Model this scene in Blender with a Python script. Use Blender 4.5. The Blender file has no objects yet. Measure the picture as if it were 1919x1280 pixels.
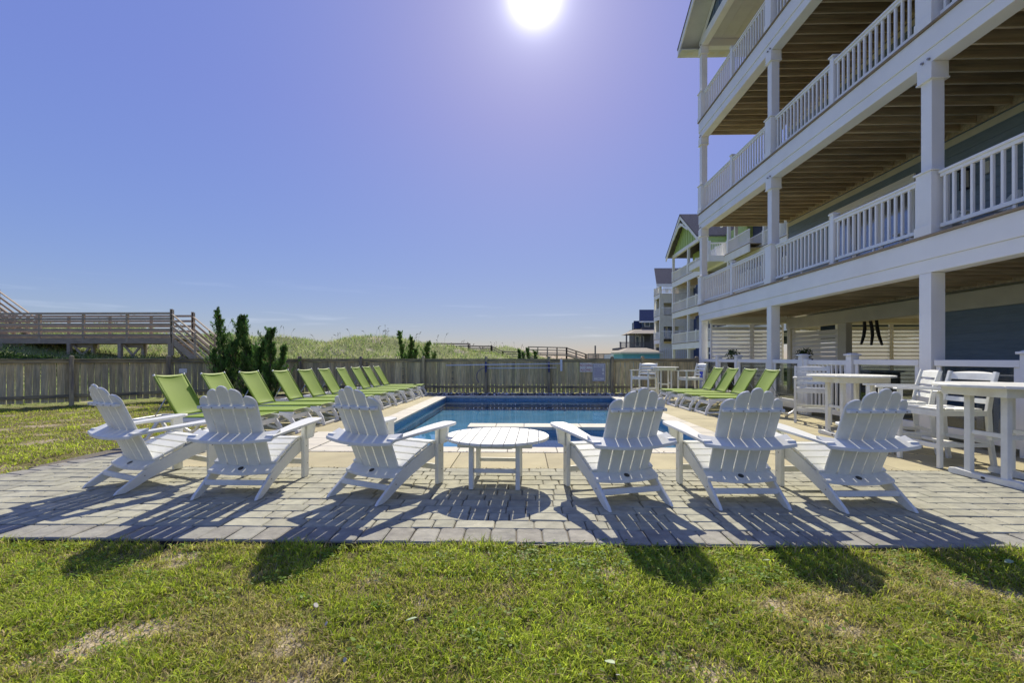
import bpy, bmesh, math, random
import numpy as np
from mathutils import Vector, Matrix, noise as mnoise
R = math.radians
random.seed(7)
rng = np.random.default_rng(7)
sc = bpy.context.scene
col = sc.collection

# ------------------------------------------------------------------ camera, sky, sun, exposure
EYE = 1.15
cam = bpy.data.objects.new('camera', bpy.data.cameras.new('camera'))
cam.data.lens = 16.51; cam.data.sensor_width = 36.0
cam.data.shift_y = 32 / 1919
cam.data.clip_start = 0.05; cam.data.clip_end = 6000
cam.location = (0, 0, EYE); cam.rotation_euler = (R(90), 0, R(1.4))
col.objects.link(cam); sc.camera = cam

SUN_EL, SUN_AZ = R(37.7), R(1.4)
SD = Vector((math.sin(SUN_AZ) * math.cos(SUN_EL), math.cos(SUN_AZ) * math.cos(SUN_EL), math.sin(SUN_EL)))
w = bpy.data.worlds.new('World'); sc.world = w; w.use_nodes = True
nt = w.node_tree; nt.nodes.clear(); N = nt.nodes.new; L = nt.links.new
out = N('ShaderNodeOutputWorld'); bg = N('ShaderNodeBackground'); sky = N('ShaderNodeTexSky')
sky.sky_type = 'NISHITA'; sky.sun_disc = False; sky.sun_elevation = SUN_EL; sky.sun_rotation = SUN_AZ
sky.air_density = 1.0; sky.dust_density = 0.3; sky.ozone_density = 2.5; sky.altitude = 0
tint = N('ShaderNodeVectorMath'); tint.operation = 'MULTIPLY'; tint.inputs[1].default_value = (1.12, 0.98, 1.42)
L(sky.outputs[0], tint.inputs[0])
tc0 = N('ShaderNodeTexCoord'); se = N('ShaderNodeSeparateXYZ'); L(tc0.outputs['Generated'], se.inputs[0])
el = N('ShaderNodeMapRange'); el.inputs[1].default_value = 0; el.inputs[2].default_value = .45; L(se.outputs[2], el.inputs[0])
tm = N('ShaderNodeMix'); tm.data_type = 'RGBA'; tm.inputs[6].default_value = (22, 22.4, 29, 1); tm.inputs[7].default_value = (20.6, 17.9, 25.9, 1)
L(el.outputs[0], tm.inputs[0]); L(tm.outputs[2], tint.inputs[1])
# even out the sky as the photograph's tone mapping does: the bright horizon is held back, the rest lifted
lum = N('ShaderNodeVectorMath'); lum.operation = 'LENGTH'; L(tint.outputs[0], lum.inputs[0])
powr = N('ShaderNodeMath'); powr.operation = 'POWER'; powr.inputs[1].default_value = -0.80; L(lum.outputs['Value'], powr.inputs[0])
comp = N('ShaderNodeVectorMath'); comp.operation = 'SCALE'; L(tint.outputs[0], comp.inputs[0]); L(powr.outputs[0], comp.inputs['Scale'])
# aureole round the sun
tc = N('ShaderNodeTexCoord'); dot = N('ShaderNodeVectorMath'); dot.operation = 'DOT_PRODUCT'
nrm = N('ShaderNodeVectorMath'); nrm.operation = 'NORMALIZE'; L(tc.outputs['Generated'], nrm.inputs[0])
L(nrm.outputs[0], dot.inputs[0]); dot.inputs[1].default_value = SD
clampd = N('ShaderNodeMath'); clampd.operation = 'MAXIMUM'; clampd.inputs[1].default_value = 0; L(dot.outputs['Value'], clampd.inputs[0])
total = None
for p, s, c in ((9000, 70, (1, .98, .95)), (1600, 7, (1, .98, 1)), (420, .8, (.9, .95, 1)), (120, 0.5, (.8, .93, 1.05)), (14, 0.12, (.7, .95, 1.15))):
    pw = N('ShaderNodeMath'); pw.operation = 'POWER'; pw.inputs[1].default_value = p; L(clampd.outputs[0], pw.inputs[0])
    sv = N('ShaderNodeVectorMath'); sv.operation = 'SCALE'; sv.inputs[0].default_value = [k * s for k in c]
    L(pw.outputs[0], sv.inputs['Scale'])
    if total is None: total = sv
    else:
        a = N('ShaderNodeVectorMath'); a.operation = 'ADD'; L(total.outputs[0], a.inputs[0]); L(sv.outputs[0], a.inputs[1]); total = a
add = N('ShaderNodeVectorMath'); add.operation = 'ADD'; L(comp.outputs[0], add.inputs[0]); L(total.outputs[0], add.inputs[1])
# faint wisps of cloud low over the horizon
mp = N('ShaderNodeMapping'); mp.inputs['Scale'].default_value = (3.0, 3.0, 42); L(nrm.outputs[0], mp.inputs[0])
cn = N('ShaderNodeTexNoise'); cn.inputs['Scale'].default_value = 1.7; cn.inputs['Detail'].default_value = 5; L(mp.outputs[0], cn.inputs[0])
cr = N('ShaderNodeMapRange'); cr.inputs[1].default_value = .6; cr.inputs[2].default_value = .8; L(cn.outputs[0], cr.inputs[0])
sx = N('ShaderNodeSeparateXYZ'); L(nrm.outputs[0], sx.inputs[0])
band = N('ShaderNodeMapRange'); band.inputs[1].default_value = .16; band.inputs[2].default_value = .04; L(sx.outputs[2], band.inputs[0])
cm = N('ShaderNodeMath'); cm.operation = 'MULTIPLY'; L(cr.outputs[0], cm.inputs[0]); L(band.outputs[0], cm.inputs[1])
cs = N('ShaderNodeVectorMath'); cs.operation = 'SCALE'; cs.inputs[0].default_value = (.75, .72, .7); L(cm.outputs[0], cs.inputs['Scale'])
add2 = N('ShaderNodeVectorMath'); add2.operation = 'ADD'; L(add.outputs[0], add2.inputs[0]); L(cs.outputs[0], add2.inputs[1])
L(add2.outputs[0], bg.inputs[0]); bg.inputs[1].default_value = 0.092
L(bg.outputs[0], out.inputs[0])

sun = bpy.data.objects.new('sun', bpy.data.lights.new('sun', 'SUN'))
sun.data.energy = 2.0; sun.data.angle = R(0.53); sun.data.color = (1.0, 0.92, 0.76)
sun.rotation_euler = (-SD).to_track_quat('-Z', 'Y').to_euler(); sun.location = SD * 50
col.objects.link(sun)
sc.view_settings.view_transform = 'Standard'; sc.view_settings.look = 'None'
sc.view_settings.gamma = 1; sc.view_settings.use_curve_mapping = False
sc.view_settings.exposure = 1.58
sc.cycles.max_bounces = 7; sc.cycles.diffuse_bounces = 4; sc.cycles.glossy_bounces = 3
sc.cycles.transparent_max_bounces = 12; sc.cycles.use_denoising = True
sc.cycles.caustics_reflective = False; sc.cycles.caustics_refractive = False
sc.cycles.sample_clamp_indirect = 8

# ------------------------------------------------------------------ materials
def mat(name, c, rough=.6, var=.12, scale=6, stretch=(1, 1, 1), objvar=0., c2=None, mscale=1.2, mrange=(.45, .62),
        bump=0., bscale=40, metal=0., spec=.5, attr=None, trans=0., subs=0., detail=4, gen=False, huevar=None):
    m = bpy.data.materials.new(name); m.use_nodes = True
    nt = m.node_tree; N = nt.nodes.new; L = nt.links.new
    b = nt.nodes['Principled BSDF']
    b.inputs['Roughness'].default_value = rough; b.inputs['Metallic'].default_value = metal
    b.inputs['Specular IOR Level'].default_value = spec
    tc = N('ShaderNodeTexCoord'); oi = N('ShaderNodeObjectInfo')
    off = N('ShaderNodeVectorMath'); off.operation = 'SCALE'; off.inputs[0].default_value = (37, 11, 23) if objvar else (0, 0, 0)
    L(oi.outputs['Random'], off.inputs['Scale'])
    ad = N('ShaderNodeVectorMath'); ad.operation = 'ADD'; L(tc.outputs['Generated' if gen else 'Object'], ad.inputs[0]); L(off.outputs[0], ad.inputs[1])
    mp = N('ShaderNodeVectorMath'); mp.operation = 'MULTIPLY'; mp.inputs[1].default_value = stretch; L(ad.outputs[0], mp.inputs[0])
    n1 = N('ShaderNodeTexNoise'); n1.inputs['Scale'].default_value = scale; n1.inputs['Detail'].default_value = detail; L(mp.outputs[0], n1.inputs[0])
    r1 = N('ShaderNodeMapRange'); r1.inputs[1].default_value = .3; r1.inputs[2].default_value = .7
    r1.inputs[3].default_value = 1 - var; r1.inputs[4].default_value = 1 + var; L(n1.outputs[0], r1.inputs[0])
    if attr:
        src = N('ShaderNodeAttribute'); src.attribute_name = attr; src = src.outputs['Color']
    elif c2 is not None:
        n2 = N('ShaderNodeTexNoise'); n2.inputs['Scale'].default_value = mscale; n2.inputs['Detail'].default_value = 5; L(mp.outputs[0], n2.inputs[0])
        r2 = N('ShaderNodeMapRange'); r2.inputs[1].default_value = mrange[0]; r2.inputs[2].default_value = mrange[1]; L(n2.outputs[0], r2.inputs[0])
        mx = N('ShaderNodeMix'); mx.data_type = 'RGBA'; mx.inputs[6].default_value = (*c, 1); mx.inputs[7].default_value = (*c2, 1); L(r2.outputs[0], mx.inputs[0]); src = mx.outputs[2]
    else:
        rg = N('ShaderNodeRGB'); rg.outputs[0].default_value = (*c, 1); src = rg.outputs[0]
    s1 = N('ShaderNodeVectorMath'); s1.operation = 'SCALE'; L(src, s1.inputs[0]); L(r1.outputs[0], s1.inputs['Scale'])
    if objvar:
        r3 = N('ShaderNodeMapRange'); r3.inputs[3].default_value = 1 - objvar; r3.inputs[4].default_value = 1 + objvar; L(oi.outputs['Random'], r3.inputs[0])
        s2 = N('ShaderNodeVectorMath'); s2.operation = 'SCALE'; L(s1.outputs[0], s2.inputs[0]); L(r3.outputs[0], s2.inputs['Scale']); s1 = s2
    if huevar:
        wn = N('ShaderNodeTexWhiteNoise'); wn.noise_dimensions = '1D'; L(oi.outputs['Random'], wn.inputs['W'])
        mh = N('ShaderNodeMix'); mh.data_type = 'RGBA'; mh.blend_type = 'MULTIPLY'; L(wn.outputs['Value'], mh.inputs[0])
        L(s1.outputs[0], mh.inputs[6]); mh.inputs[7].default_value = (*huevar, 1); fin = mh.outputs[2]
    else: fin = s1.outputs[0]
    L(fin, b.inputs['Base Color'])
    if bump:
        n3 = N('ShaderNodeTexNoise'); n3.inputs['Scale'].default_value = bscale; n3.inputs['Detail'].default_value = 5; L(mp.outputs[0], n3.inputs[0])
        bp = N('ShaderNodeBump'); bp.inputs['Strength'].default_value = 1; bp.inputs['Distance'].default_value = bump
        L(n3.outputs[0], bp.inputs['Height']); L(bp.outputs[0], b.inputs['Normal'])
    if trans:
        tr = N('ShaderNodeBsdfTranslucent'); L(fin, tr.inputs[0]); mxs = N('ShaderNodeMixShader'); mxs.inputs[0].default_value = trans
        o = [n for n in nt.nodes if n.type == 'OUTPUT_MATERIAL'][0]
        L(b.outputs[0], mxs.inputs[1]); L(tr.outputs[0], mxs.inputs[2]); L(mxs.outputs[0], o.inputs[0])
    return m

MT = dict(
    poly=mat('white_lumber', (.77, .78, .72), .42, .03, 30, stretch=(1, 1, 1), c2=(.68, .67, .60), mscale=4, mrange=(.5, .72), bump=.0006, bscale=90, spec=.22),
    resin=mat('white_resin', (.80, .80, .77), .4, .04, 12),
    trim=mat('white_trim', (.88, .875, .84), .5, .03, 2.2, c2=(.80, .79, .75), mscale=.9, mrange=(.5, .75), bump=.0008, bscale=25),
    sling=mat('green_sling', (.32, .46, .065), .6, .06, 300, bump=.0004, bscale=500, trans=.28, spec=.3),
    dark=mat('dark_emblem', (.02, .022, .025), .35, .1),
    screw=mat('screw_metal', (.35, .33, .30), .35, .1, metal=.8),
    metal=mat('grey_metal', (.45, .46, .48), .35, .08, metal=.7),
    paver=mat('tumbled_paver', (.40, .385, .285), .9, .16, 14, objvar=.12, c2=(.335, .325, .25), mscale=5, bump=.003, bscale=26, huevar=(.96, .98, .98)),
    border=mat('border_paver', (.305, .30, .25), .9, .16, 14, objvar=.10, c2=(.255, .25, .215), mscale=6, bump=.005, bscale=26, huevar=(1.02, .98, .97)),
    jsand=mat('joint_sand', (.15, .13, .10), .95, .35, 60, bump=.004, bscale=120),
    slab=mat('tan_concrete', (.46, .405, .235), .88, .10, 3.5, c2=(.40, .35, .205), mscale=1.3, bump=.002, bscale=140, objvar=.05, detail=8),
    coping=mat('pale_coping', (.60, .56, .45), .8, .10, 8, objvar=.07, c2=(.57, .53, .43), mscale=4, bump=.002, bscale=60),
    tile=mat('pool_tile', (.11, .25, .42), .2, .25, 30),
    plaster=mat('pool_plaster', (.15, .33, .47), 1.0, .15, 2, spec=0),
    fence=mat('weathered_pine', (.62, .50, .26), .85, .28, 5, stretch=(9, 9, .7), objvar=.22, c2=(.47, .40, .24), mscale=1.6, bump=.002, bscale=20, huevar=(.95, 1.0, 1.06)),
    fencer=mat('weathered_rail', (.40, .33, .18), .85, .25, 5, stretch=(1, 1, 8), objvar=.1, c2=(.17, .16, .12), mscale=1.4, bump=.002, bscale=20),
    fpost=mat('weathered_post', (.42, .35, .20), .85, .25, 6, stretch=(8, 8, .8), objvar=.15, c2=(.19, .165, .13), bump=.002, bscale=20),
    greywood=mat('grey_boardwalk', (.42, .345, .25), .85, .2, 4, stretch=(.8, 6, 6), objvar=.16, bump=.002, bscale=16),
    joist=mat('brown_joist', (.56, .47, .30), .8, .28, 3, stretch=(.7, 9, 9), objvar=.18, c2=(.45, .35, .22), mscale=1.5, bump=.0015, bscale=16),
    deckw=mat('brown_decking', (.30, .235, .16), .8, .2, 4, stretch=(8, .7, 8), objvar=.15),
    siding=mat('teal_siding', (.20, .265, .33), .6, .08, 6, stretch=(4, .6, 4), objvar=.05, bump=.0008, bscale=30),
    batten=mat('blue_grey_board', (.13, .18, .24), .6, .08, 6),
    navy=mat('navy_siding', (.05, .075, .17), .6, .12, 6, stretch=(1, 1, 12)),
    green=mat('green_siding', (.42, .56, .20), .6, .08, 5),
    cream=mat('cream_wall', (.66, .63, .50), .7, .06, 3),
    shingle=mat('grey_shingle', (.15, .14, .14), 1.0, .3, 9, spec=.1, stretch=(1, 1, 3), bump=.01, bscale=30),
    shingleb=mat('blue_shingle', (.06, .08, .14), 1.0, .25, 9, spec=.1),
    oldwood=mat('old_grey_wood', (.13, .125, .13), .85, .25, 6),
    tanroof=mat('tan_roof', (.30, .26, .21), .9, .15, 9),
    turq=mat('turquoise_wall', (.16, .50, .60), .6, .06, 4),
    ceil=mat('white_ceiling', (.66, .66, .60), .7, .05, 3),
    glassd=mat('dark_window', (.26, .29, .36), .06, .1, spec=.8, metal=.6),
    black=mat('black_plastic', (.015, .015, .017), .5, .1),
    blue=mat('blue_plastic', (.03, .05, .40), .5, .1),
    bluep=mat('blue_print', (.03, .035, .26), .6, .1),
    redp=mat('red_print', (.38, .012, .012), .6, .1),
    sign=mat('sign_white', (.75, .75, .74), .45, .04),
    shell=mat('white_shell', (.42, .40, .37), .5, .08, 30),
    leafw=mat('pale_leaf', (.30, .38, .22), .6, .2, 30),
    stone=mat('bed_stone', (.33, .32, .31), .85, .3, 12, attr='tint', bump=.004, bscale=40),
    mulch=mat('dark_mulch', (.035, .028, .022), .95, .5, 40, bump=.02, bscale=50),
    blade=mat('grass_blade', (.1, .2, .05), .55, .05, 4, attr='tint', trans=.5, spec=.25),
    leaf=mat('juniper_leaf', (.05, .1, .04), .6, .1, 4, attr='tint', trans=.35, spec=.2),
    bark=mat('bark', (.10, .075, .055), .9, .3, 20, bump=.006, bscale=50),
    pot=mat('dark_pot', (.03, .03, .035), .5, .1),
    towel=mat('blue_towel', (.04, .07, .5), .9, .1),
    lattice=mat('white_lattice', (.75, .75, .72), .6, .05),
    pipe=mat('white_pole', (.72, .74, .80), .4, .05),
    hose=mat('blue_hose', (.02, .03, .22), .5, .1),
)
def ground_mat():
    m = bpy.data.materials.new('lawn_soil'); m.use_nodes = True
    nt = m.node_tree; N = nt.nodes.new; L = nt.links.new; b = nt.nodes['Principled BSDF']; b.inputs['Roughness'].default_value = .95
    b.inputs['Specular IOR Level'].default_value = .15
    tc = N('ShaderNodeTexCoord'); at = N('ShaderNodeAttribute'); at.attribute_name = 'tint'
    n = N('ShaderNodeTexNoise'); n.inputs['Scale'].default_value = 45; n.inputs['Detail'].default_value = 8; L(tc.outputs['Object'], n.inputs[0])
    r = N('ShaderNodeMapRange'); r.inputs[1].default_value = .3; r.inputs[2].default_value = .7; r.inputs[3].default_value = .55; r.inputs[4].default_value = 1.4; L(n.outputs[0], r.inputs[0])
    s = N('ShaderNodeVectorMath'); s.operation = 'SCALE'; L(at.outputs['Color'], s.inputs[0]); L(r.outputs[0], s.inputs['Scale']); L(s.outputs[0], b.inputs['Base Color'])
    bp = N('ShaderNodeBump'); bp.inputs['Distance'].default_value = .02; L(n.outputs[0], bp.inputs['Height']); L(bp.outputs[0], b.inputs['Normal'])
    return m
MT['soil'] = ground_mat()
def schlick(nt, f, f0, bp=None):
    # f becomes f0 + (1-f0)(1-|cos|)^5, the same from both sides of the sheet
    N = nt.nodes.new; L = nt.links.new; ge = N('ShaderNodeNewGeometry'); d = N('ShaderNodeVectorMath'); d.operation = 'DOT_PRODUCT'
    L(ge.outputs['Incoming'], d.inputs[0]); L(bp.outputs[0] if bp else ge.outputs['Normal'], d.inputs[1])
    a = N('ShaderNodeMath'); a.operation = 'ABSOLUTE'; L(d.outputs['Value'], a.inputs[0])
    s = N('ShaderNodeMath'); s.operation = 'SUBTRACT'; s.inputs[0].default_value = 1; L(a.outputs[0], s.inputs[1]); s.use_clamp = True
    p = N('ShaderNodeMath'); p.operation = 'POWER'; p.inputs[1].default_value = 5; L(s.outputs[0], p.inputs[0])
    f.operation = 'MULTIPLY_ADD'; L(p.outputs[0], f.inputs[0]); f.inputs[1].default_value = 1-f0; f.inputs[2].default_value = f0
def water_mat():
    m = bpy.data.materials.new('pool_water'); m.use_nodes = True
    nt = m.node_tree; nt.nodes.clear(); N = nt.nodes.new; L = nt.links.new
    o = N('ShaderNodeOutputMaterial'); mx = N('ShaderNodeMixShader'); t = N('ShaderNodeBsdfTransparent'); g = N('ShaderNodeBsdfGlossy'); f = N('ShaderNodeMath')
    t.inputs[0].default_value = (.74, .90, .97, 1); g.inputs['Roughness'].default_value = .015
    tc = N('ShaderNodeTexCoord'); n = N('ShaderNodeTexNoise'); n.inputs['Scale'].default_value = 2.2; n.inputs['Detail'].default_value = 3
    mp = N('ShaderNodeMapping'); mp.inputs['Scale'].default_value = (1.6, .8, 1); L(tc.outputs['Object'], mp.inputs[0]); L(mp.outputs[0], n.inputs[0])
    bp = N('ShaderNodeBump'); bp.inputs['Distance'].default_value = .003; bp.inputs['Strength'].default_value = .10; L(n.outputs[0], bp.inputs['Height'])
    L(bp.outputs[0], g.inputs['Normal']); schlick(nt, f, .02, bp)
    L(f.outputs[0], mx.inputs[0]); L(t.outputs[0], mx.inputs[1]); L(g.outputs[0], mx.inputs[2]); L(mx.outputs[0], o.inputs[0])
    return m
MT['water'] = water_mat()
def glass_mat():
    m = bpy.data.materials.new('clear_glass'); m.use_nodes = True
    nt = m.node_tree; nt.nodes.clear(); N = nt.nodes.new; L = nt.links.new
    o = N('ShaderNodeOutputMaterial'); mx = N('ShaderNodeMixShader'); t = N('ShaderNodeBsdfTransparent'); g = N('ShaderNodeBsdfGlossy'); f = N('ShaderNodeMath')
    t.inputs[0].default_value = (.62, .66, .68, 1); g.inputs['Roughness'].default_value = .01; schlick(nt, f, .07)
    L(f.outputs[0], mx.inputs[0]); L(t.outputs[0], mx.inputs[1]); L(g.outputs[0], mx.inputs[2]); L(mx.outputs[0], o.inputs[0])
    return m
MT['glass'] = glass_mat()

# ------------------------------------------------------------------ mesh helpers
class MB:
    def __init__(s): s.v = []; s.f = []
    def hexa(s, p):
        n = len(s.v); s.v += [tuple(q) for q in p]
        s.f += [(n, n+3, n+2, n+1), (n+4, n+5, n+6, n+7), (n, n+1, n+5, n+4), (n+1, n+2, n+6, n+5), (n+2, n+3, n+7, n+6), (n+3, n, n+4, n+7)]
        return s
    def box(s, x0, x1, y0, y1, z0, z1):
        return s.hexa([(x0,y0,z0),(x1,y0,z0),(x1,y1,z0),(x0,y1,z0),(x0,y0,z1),(x1,y0,z1),(x1,y1,z1),(x0,y1,z1)])
    def bar(s, a, b, w, h, up=(0, 0, 1)):
        a = Vector(a); b = Vector(b); d = (b - a).normalized(); u = Vector(up)
        x = d.cross(u)
        if x.length < 1e-4: x = d.cross(Vector((0, 1, 0)))
        x.normalize(); z = x.cross(d).normalized(); x *= w / 2; z *= h / 2
        return s.hexa([a-x-z, a+x-z, b+x-z, b-x-z, a-x+z, a+x+z, b+x+z, b-x+z])
    def prism(s, poly, fn, t0, t1):
        # poly in (u,v); fn(u,v,t)->xyz
        n = len(s.v); k = len(poly)
        s.v += [tuple(fn(u, v, t0)) for u, v in poly] + [tuple(fn(u, v, t1)) for u, v in poly]
        s.f += [tuple(n + i for i in range(k))[::-1], tuple(n + k + i for i in range(k))]
        s.f += [(n+i, n+(i+1) % k, n+k+(i+1) % k, n+k+i) for i in range(k)]
        return s
    def ribbon(s, path, w, fn, t0, t1):
        # thick polyline in a plane, extruded t0..t1
        k = len(path); P = [Vector(p) for p in path]; a = []; b = []
        for i in range(k):
            d = (P[min(i+1, k-1)] - P[max(i-1, 0)]).normalized(); n = Vector((-d.y, d.x)); ww = w[i] if isinstance(w, (list, tuple)) else w
            a.append(P[i] + n * ww / 2); b.append(P[i] - n * ww / 2)
        return s.prism(a + b[::-1], fn, t0, t1)
    def tube(s, path, r, n=6, closed=False):
        P = [Vector(p) for p in path]; k = len(P); base = len(s.v)
        for i in range(k):
            d = (P[(i+1) % k if closed else min(i+1, k-1)] - P[(i-1) % k if closed else max(i-1, 0)]).normalized()
            x = d.cross(Vector((0, 0, 1)));
            if x.length < 1e-3: x = d.cross(Vector((0, 1, 0)))
            x.normalize(); y = d.cross(x); rr = r[i] if isinstance(r, (list, tuple)) else r
            s.v += [tuple(P[i] + (x * math.cos(2*math.pi*j/n) + y * math.sin(2*math.pi*j/n)) * rr) for j in range(n)]
        for i in range(k if closed else k - 1):
            q = ((i+1) % k) * n
            s.f += [(base+i*n+j, base+i*n+(j+1) % n, base+q+(j+1) % n, base+q+j) for j in range(n)]
        if not closed: s.f += [tuple(base+j for j in range(n))[::-1], tuple(base+(k-1)*n+j for j in range(n))]
        return s
    def mesh(s, name, m, bevel=0, smooth=False, fn=None):
        v = [fn(*p) for p in s.v] if fn else s.v
        me = bpy.data.meshes.new(name); me.from_pydata([tuple(p) for p in v], [], s.f)
        bm = bmesh.new(); bm.from_mesh(me)
        bmesh.ops.recalc_face_normals(bm, faces=bm.faces)
        if bevel:
            ed = [e for e in bm.edges if len(e.link_faces) == 2 and e.calc_face_angle(0) > .5]
            bmesh.ops.bevel(bm, geom=ed, offset=bevel, segments=1, affect='EDGES', clamp_overlap=True)
        if smooth:
            for f in bm.faces: f.smooth = True
        bm.to_mesh(me); bm.free()
        me.materials.append(MT[m]); return me
def ob(name, me, parent=None, loc=(0, 0, 0), rot=0, scale=None):
    o = bpy.data.objects.new(name, me); o.location = loc
    o.rotation_euler = rot if isinstance(rot, tuple) else (0, 0, rot)
    if scale: o.scale = scale
    o.parent = parent; col.objects.link(o); return o
def P(name, mb, m, parent=None, bevel=0, smooth=False, loc=(0, 0, 0), rot=0, fn=None):
    return ob(name, mb.mesh(name, m, bevel, smooth, fn), parent, loc, rot)
def boxp(name, m, parent, x0, x1, y0, y1, z0, z1, bevel=0):
    # piece with its origin in its middle so that grain and tint differ
    c = ((x0+x1)/2, (y0+y1)/2, (z0+z1)/2); a, b, d = (x1-x0)/2, (y1-y0)/2, (z1-z0)/2
    key = (m, round(a, 4), round(b, 4), round(d, 4), bevel)
    if key not in _bx: _bx[key] = MB().box(-a, a, -b, b, -d, d).mesh(name, m, bevel)
    return ob(name, _bx[key], parent, c)
_bx = {}
def tag(o, label=None, cat=None, group=None, kind=None):
    if label: o['label'] = label
    if cat: o['category'] = cat
    if group: o['group'] = group
    if kind: o['kind'] = kind
    return o
def thing(name, label, cat, loc=(0, 0, 0), rot=0, group=None):
    o = bpy.data.objects.new(name, None); o.location = loc; o.rotation_euler = (0, 0, rot); o.empty_display_size = .1
    col.objects.link(o); return tag(o, label, cat, group)
def struct(o): o['kind'] = 'structure'; return o
def stuff(o): o['kind'] = 'stuff'; return o
def copy_tree(o, parent=None):
    c = o.copy(); col.objects.link(c); c.parent = parent
    for ch in [x for x in KIDS(o)]: copy_tree(ch, c)
    return c
def KIDS(o): return list(o.children)
def xyz(u, v, t): return (u, v, t)
def yz(u, v, t): return (t, u, v)      # plane y,z extruded in x
def xz(u, v, t): return (u, t, v)      # plane x,z extruded in y
def fractal(x, y, s=1, o=4): return mnoise.fractal((x * s, y * s, 3.1), 1, 2, o)
def leaves(name, V, F, C, m, parent=None, kind=None):
    me = bpy.data.meshes.new(name); V = np.asarray(V, np.float32); F = np.asarray(F, np.int32)
    me.vertices.add(len(V)); me.vertices.foreach_set('co', V.ravel())
    me.loops.add(F.size); me.loops.foreach_set('vertex_index', F.ravel())
    me.polygons.add(len(F)); me.polygons.foreach_set('loop_start', np.arange(len(F), dtype=np.int32) * F.shape[1])
    ca = me.color_attributes.new('tint', 'FLOAT_COLOR', 'POINT'); ca.data.foreach_set('color', np.hstack([C, np.ones((len(C), 1))]).astype(np.float32).ravel())
    me.update(calc_edges=True); me.validate(); me.materials.append(MT[m])
    o = ob(name, me, parent)
    if kind: o['kind'] = kind
    return o
def blades(P0, h, w, lean, colr, up=1.0, tipc=1.0):
    # P0 (n,3); h,w,lean arrays; curved two-segment blades -> V,F,C
    n = len(P0); a = rng.uniform(0, 2*np.pi, n); b = rng.uniform(0, 2*np.pi, n)
    wd = np.stack([np.cos(a), np.sin(a), 0*a], 1) * (w/2)[:, None]; ld = np.stack([np.cos(b), np.sin(b), 0*b], 1)
    hz = np.stack([0*h, 0*h, h], 1)
    mid = P0 + hz * .55 + ld * (lean * .35)[:, None]; tip = P0 + hz * (1 - .25 * np.clip(lean / np.maximum(h, 1e-4), 0, 2))[:, None] * up + ld * lean[:, None]
    V = np.stack([P0 - wd, P0 + wd, mid - wd * .8, mid + wd * .8, tip], 1).reshape(-1, 3)
    i = np.arange(n)[:, None] * 5
    F = np.concatenate([i + [[0, 1, 3]], i + [[0, 3, 2]], i + [[2, 3, 4]]], 0)
    C = np.repeat(colr[:, None, :], 5, 1).copy(); C[:, 4] *= tipc; C = C.reshape(-1, 3)
    return V, F, C
# ------------------------------------------------------------------ ground, dunes
POOL = (-2.35, 2.65, 6.05, 14.15)
RIDGE = [(-60, 1.4), (-42, 3.0), (-33, 3.35), (-26, 3.2), (-23, 2.75), (-19.9, 2.5), (-16, 2.5), (-14.5, 2.40), (-13.3, 1.98), (-12.3, 1.90), (-11.1, 2.62), (-9.7, 2.84), (-8.3, 2.5), (-7.1, 2.1), (-5.1, 1.85), (-2.8, 1.6), (-2.0, 1.45), (-.7, 1.0), (3, .35), (9, .1), (200, 0)]
RX = np.array([r[0] for r in RIDGE]); RZ = np.array([r[1] for r in RIDGE])
def sstep(t): t = np.clip(t, 0, 1); return t*t*(3-2*t)
def fence_y(x): return np.where(x < -7.49, 15.5 + (x + 7.49) * 1.03, 15.5)
def lawn_z(x, y):
    return -.035 + .018*np.sin(x*1.9+y*.7)*np.cos(y*2.3-x*.6) + .010*np.sin(x*5.1+1.3)*np.sin(y*4.3) + .006*np.sin(x*13+y*9)
def gz(x, y):
    x = np.asarray(x, float); y = np.asarray(y, float)
    fy = fence_y(x); t = (y - fy) / np.maximum(30.0 - fy, 1)
    wob = 1 + .04*np.sin(x*1.7-y*.5) + .05*np.sin(x*.9+y*.23) + .035*np.sin(x*.37+y*.61+2)
    rz = np.interp(x, RX, RZ)
    up = rz * np.clip(t, 0, 1)**np.interp(x, [-17, -12], [2.7, 1.55])
    dn = rz * (1 - .55*sstep((y-30)/14)) * (1 - .35*sstep((y-60)/60))
    dune = np.where(t < 1, up, dn) * np.where(t > .05, wob, 1)
    dune += 1.75*np.exp(-((x+2.4)/5.0)**2 - ((y-62)/9)**2) + .5*np.exp(-((x-3)/6.0)**2 - ((y-68)/9)**2)
    dune += .8*np.exp(-((x+14)/8.0)**2 - ((y-56)/7)**2)
    far = sstep((y-75)/60); dune = dune*(1-far) + far*(.75 + .25*np.sin(x*.05+1)*np.sin(x*.013) + .12*np.sin(x*.31))*np.where(x > 60, .3, 1)
    lw = lawn_z(x, y)
    under = (x > -5.6) & (y > 2.9) & (y < 15.6)
    lw = np.where(under, np.minimum(lw, -.06), lw)
    return np.where(t > 0, np.maximum(dune, -.03), lw)
def colr_lawn(x, y, n):
    # patches: bright green, olive, straw, bare sand
    a = np.array([fractal(p, q, .75, 4) for p, q in zip(x, y)]); b = np.array([fractal(p + 31, q + 7, 2.3, 4) for p, q in zip(x, y)])
    return a, b
xs = np.unique(np.round(np.concatenate([np.arange(-15, 12.01, .3), np.arange(-4, 4, .1), [POOL[0], POOL[1]], -15 - np.geomspace(.5, 900, 46), 12 + np.geomspace(.5, 900, 30)]), 3))
ys = np.unique(np.round(np.concatenate([np.arange(-3, 50.01, .45), np.arange(1.3, 2.95, .09), np.arange(3, 14, .16), [POOL[2], POOL[3]], -3 - np.geomspace(.5, 60, 10), 50 + np.geomspace(.8, 2800, 46)]), 3))
GX, GY = np.meshgrid(xs, ys); GZ = gz(GX, GY)
V = np.stack([GX, GY, GZ], -1).reshape(-1, 3); nx = len(xs); F = []
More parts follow.
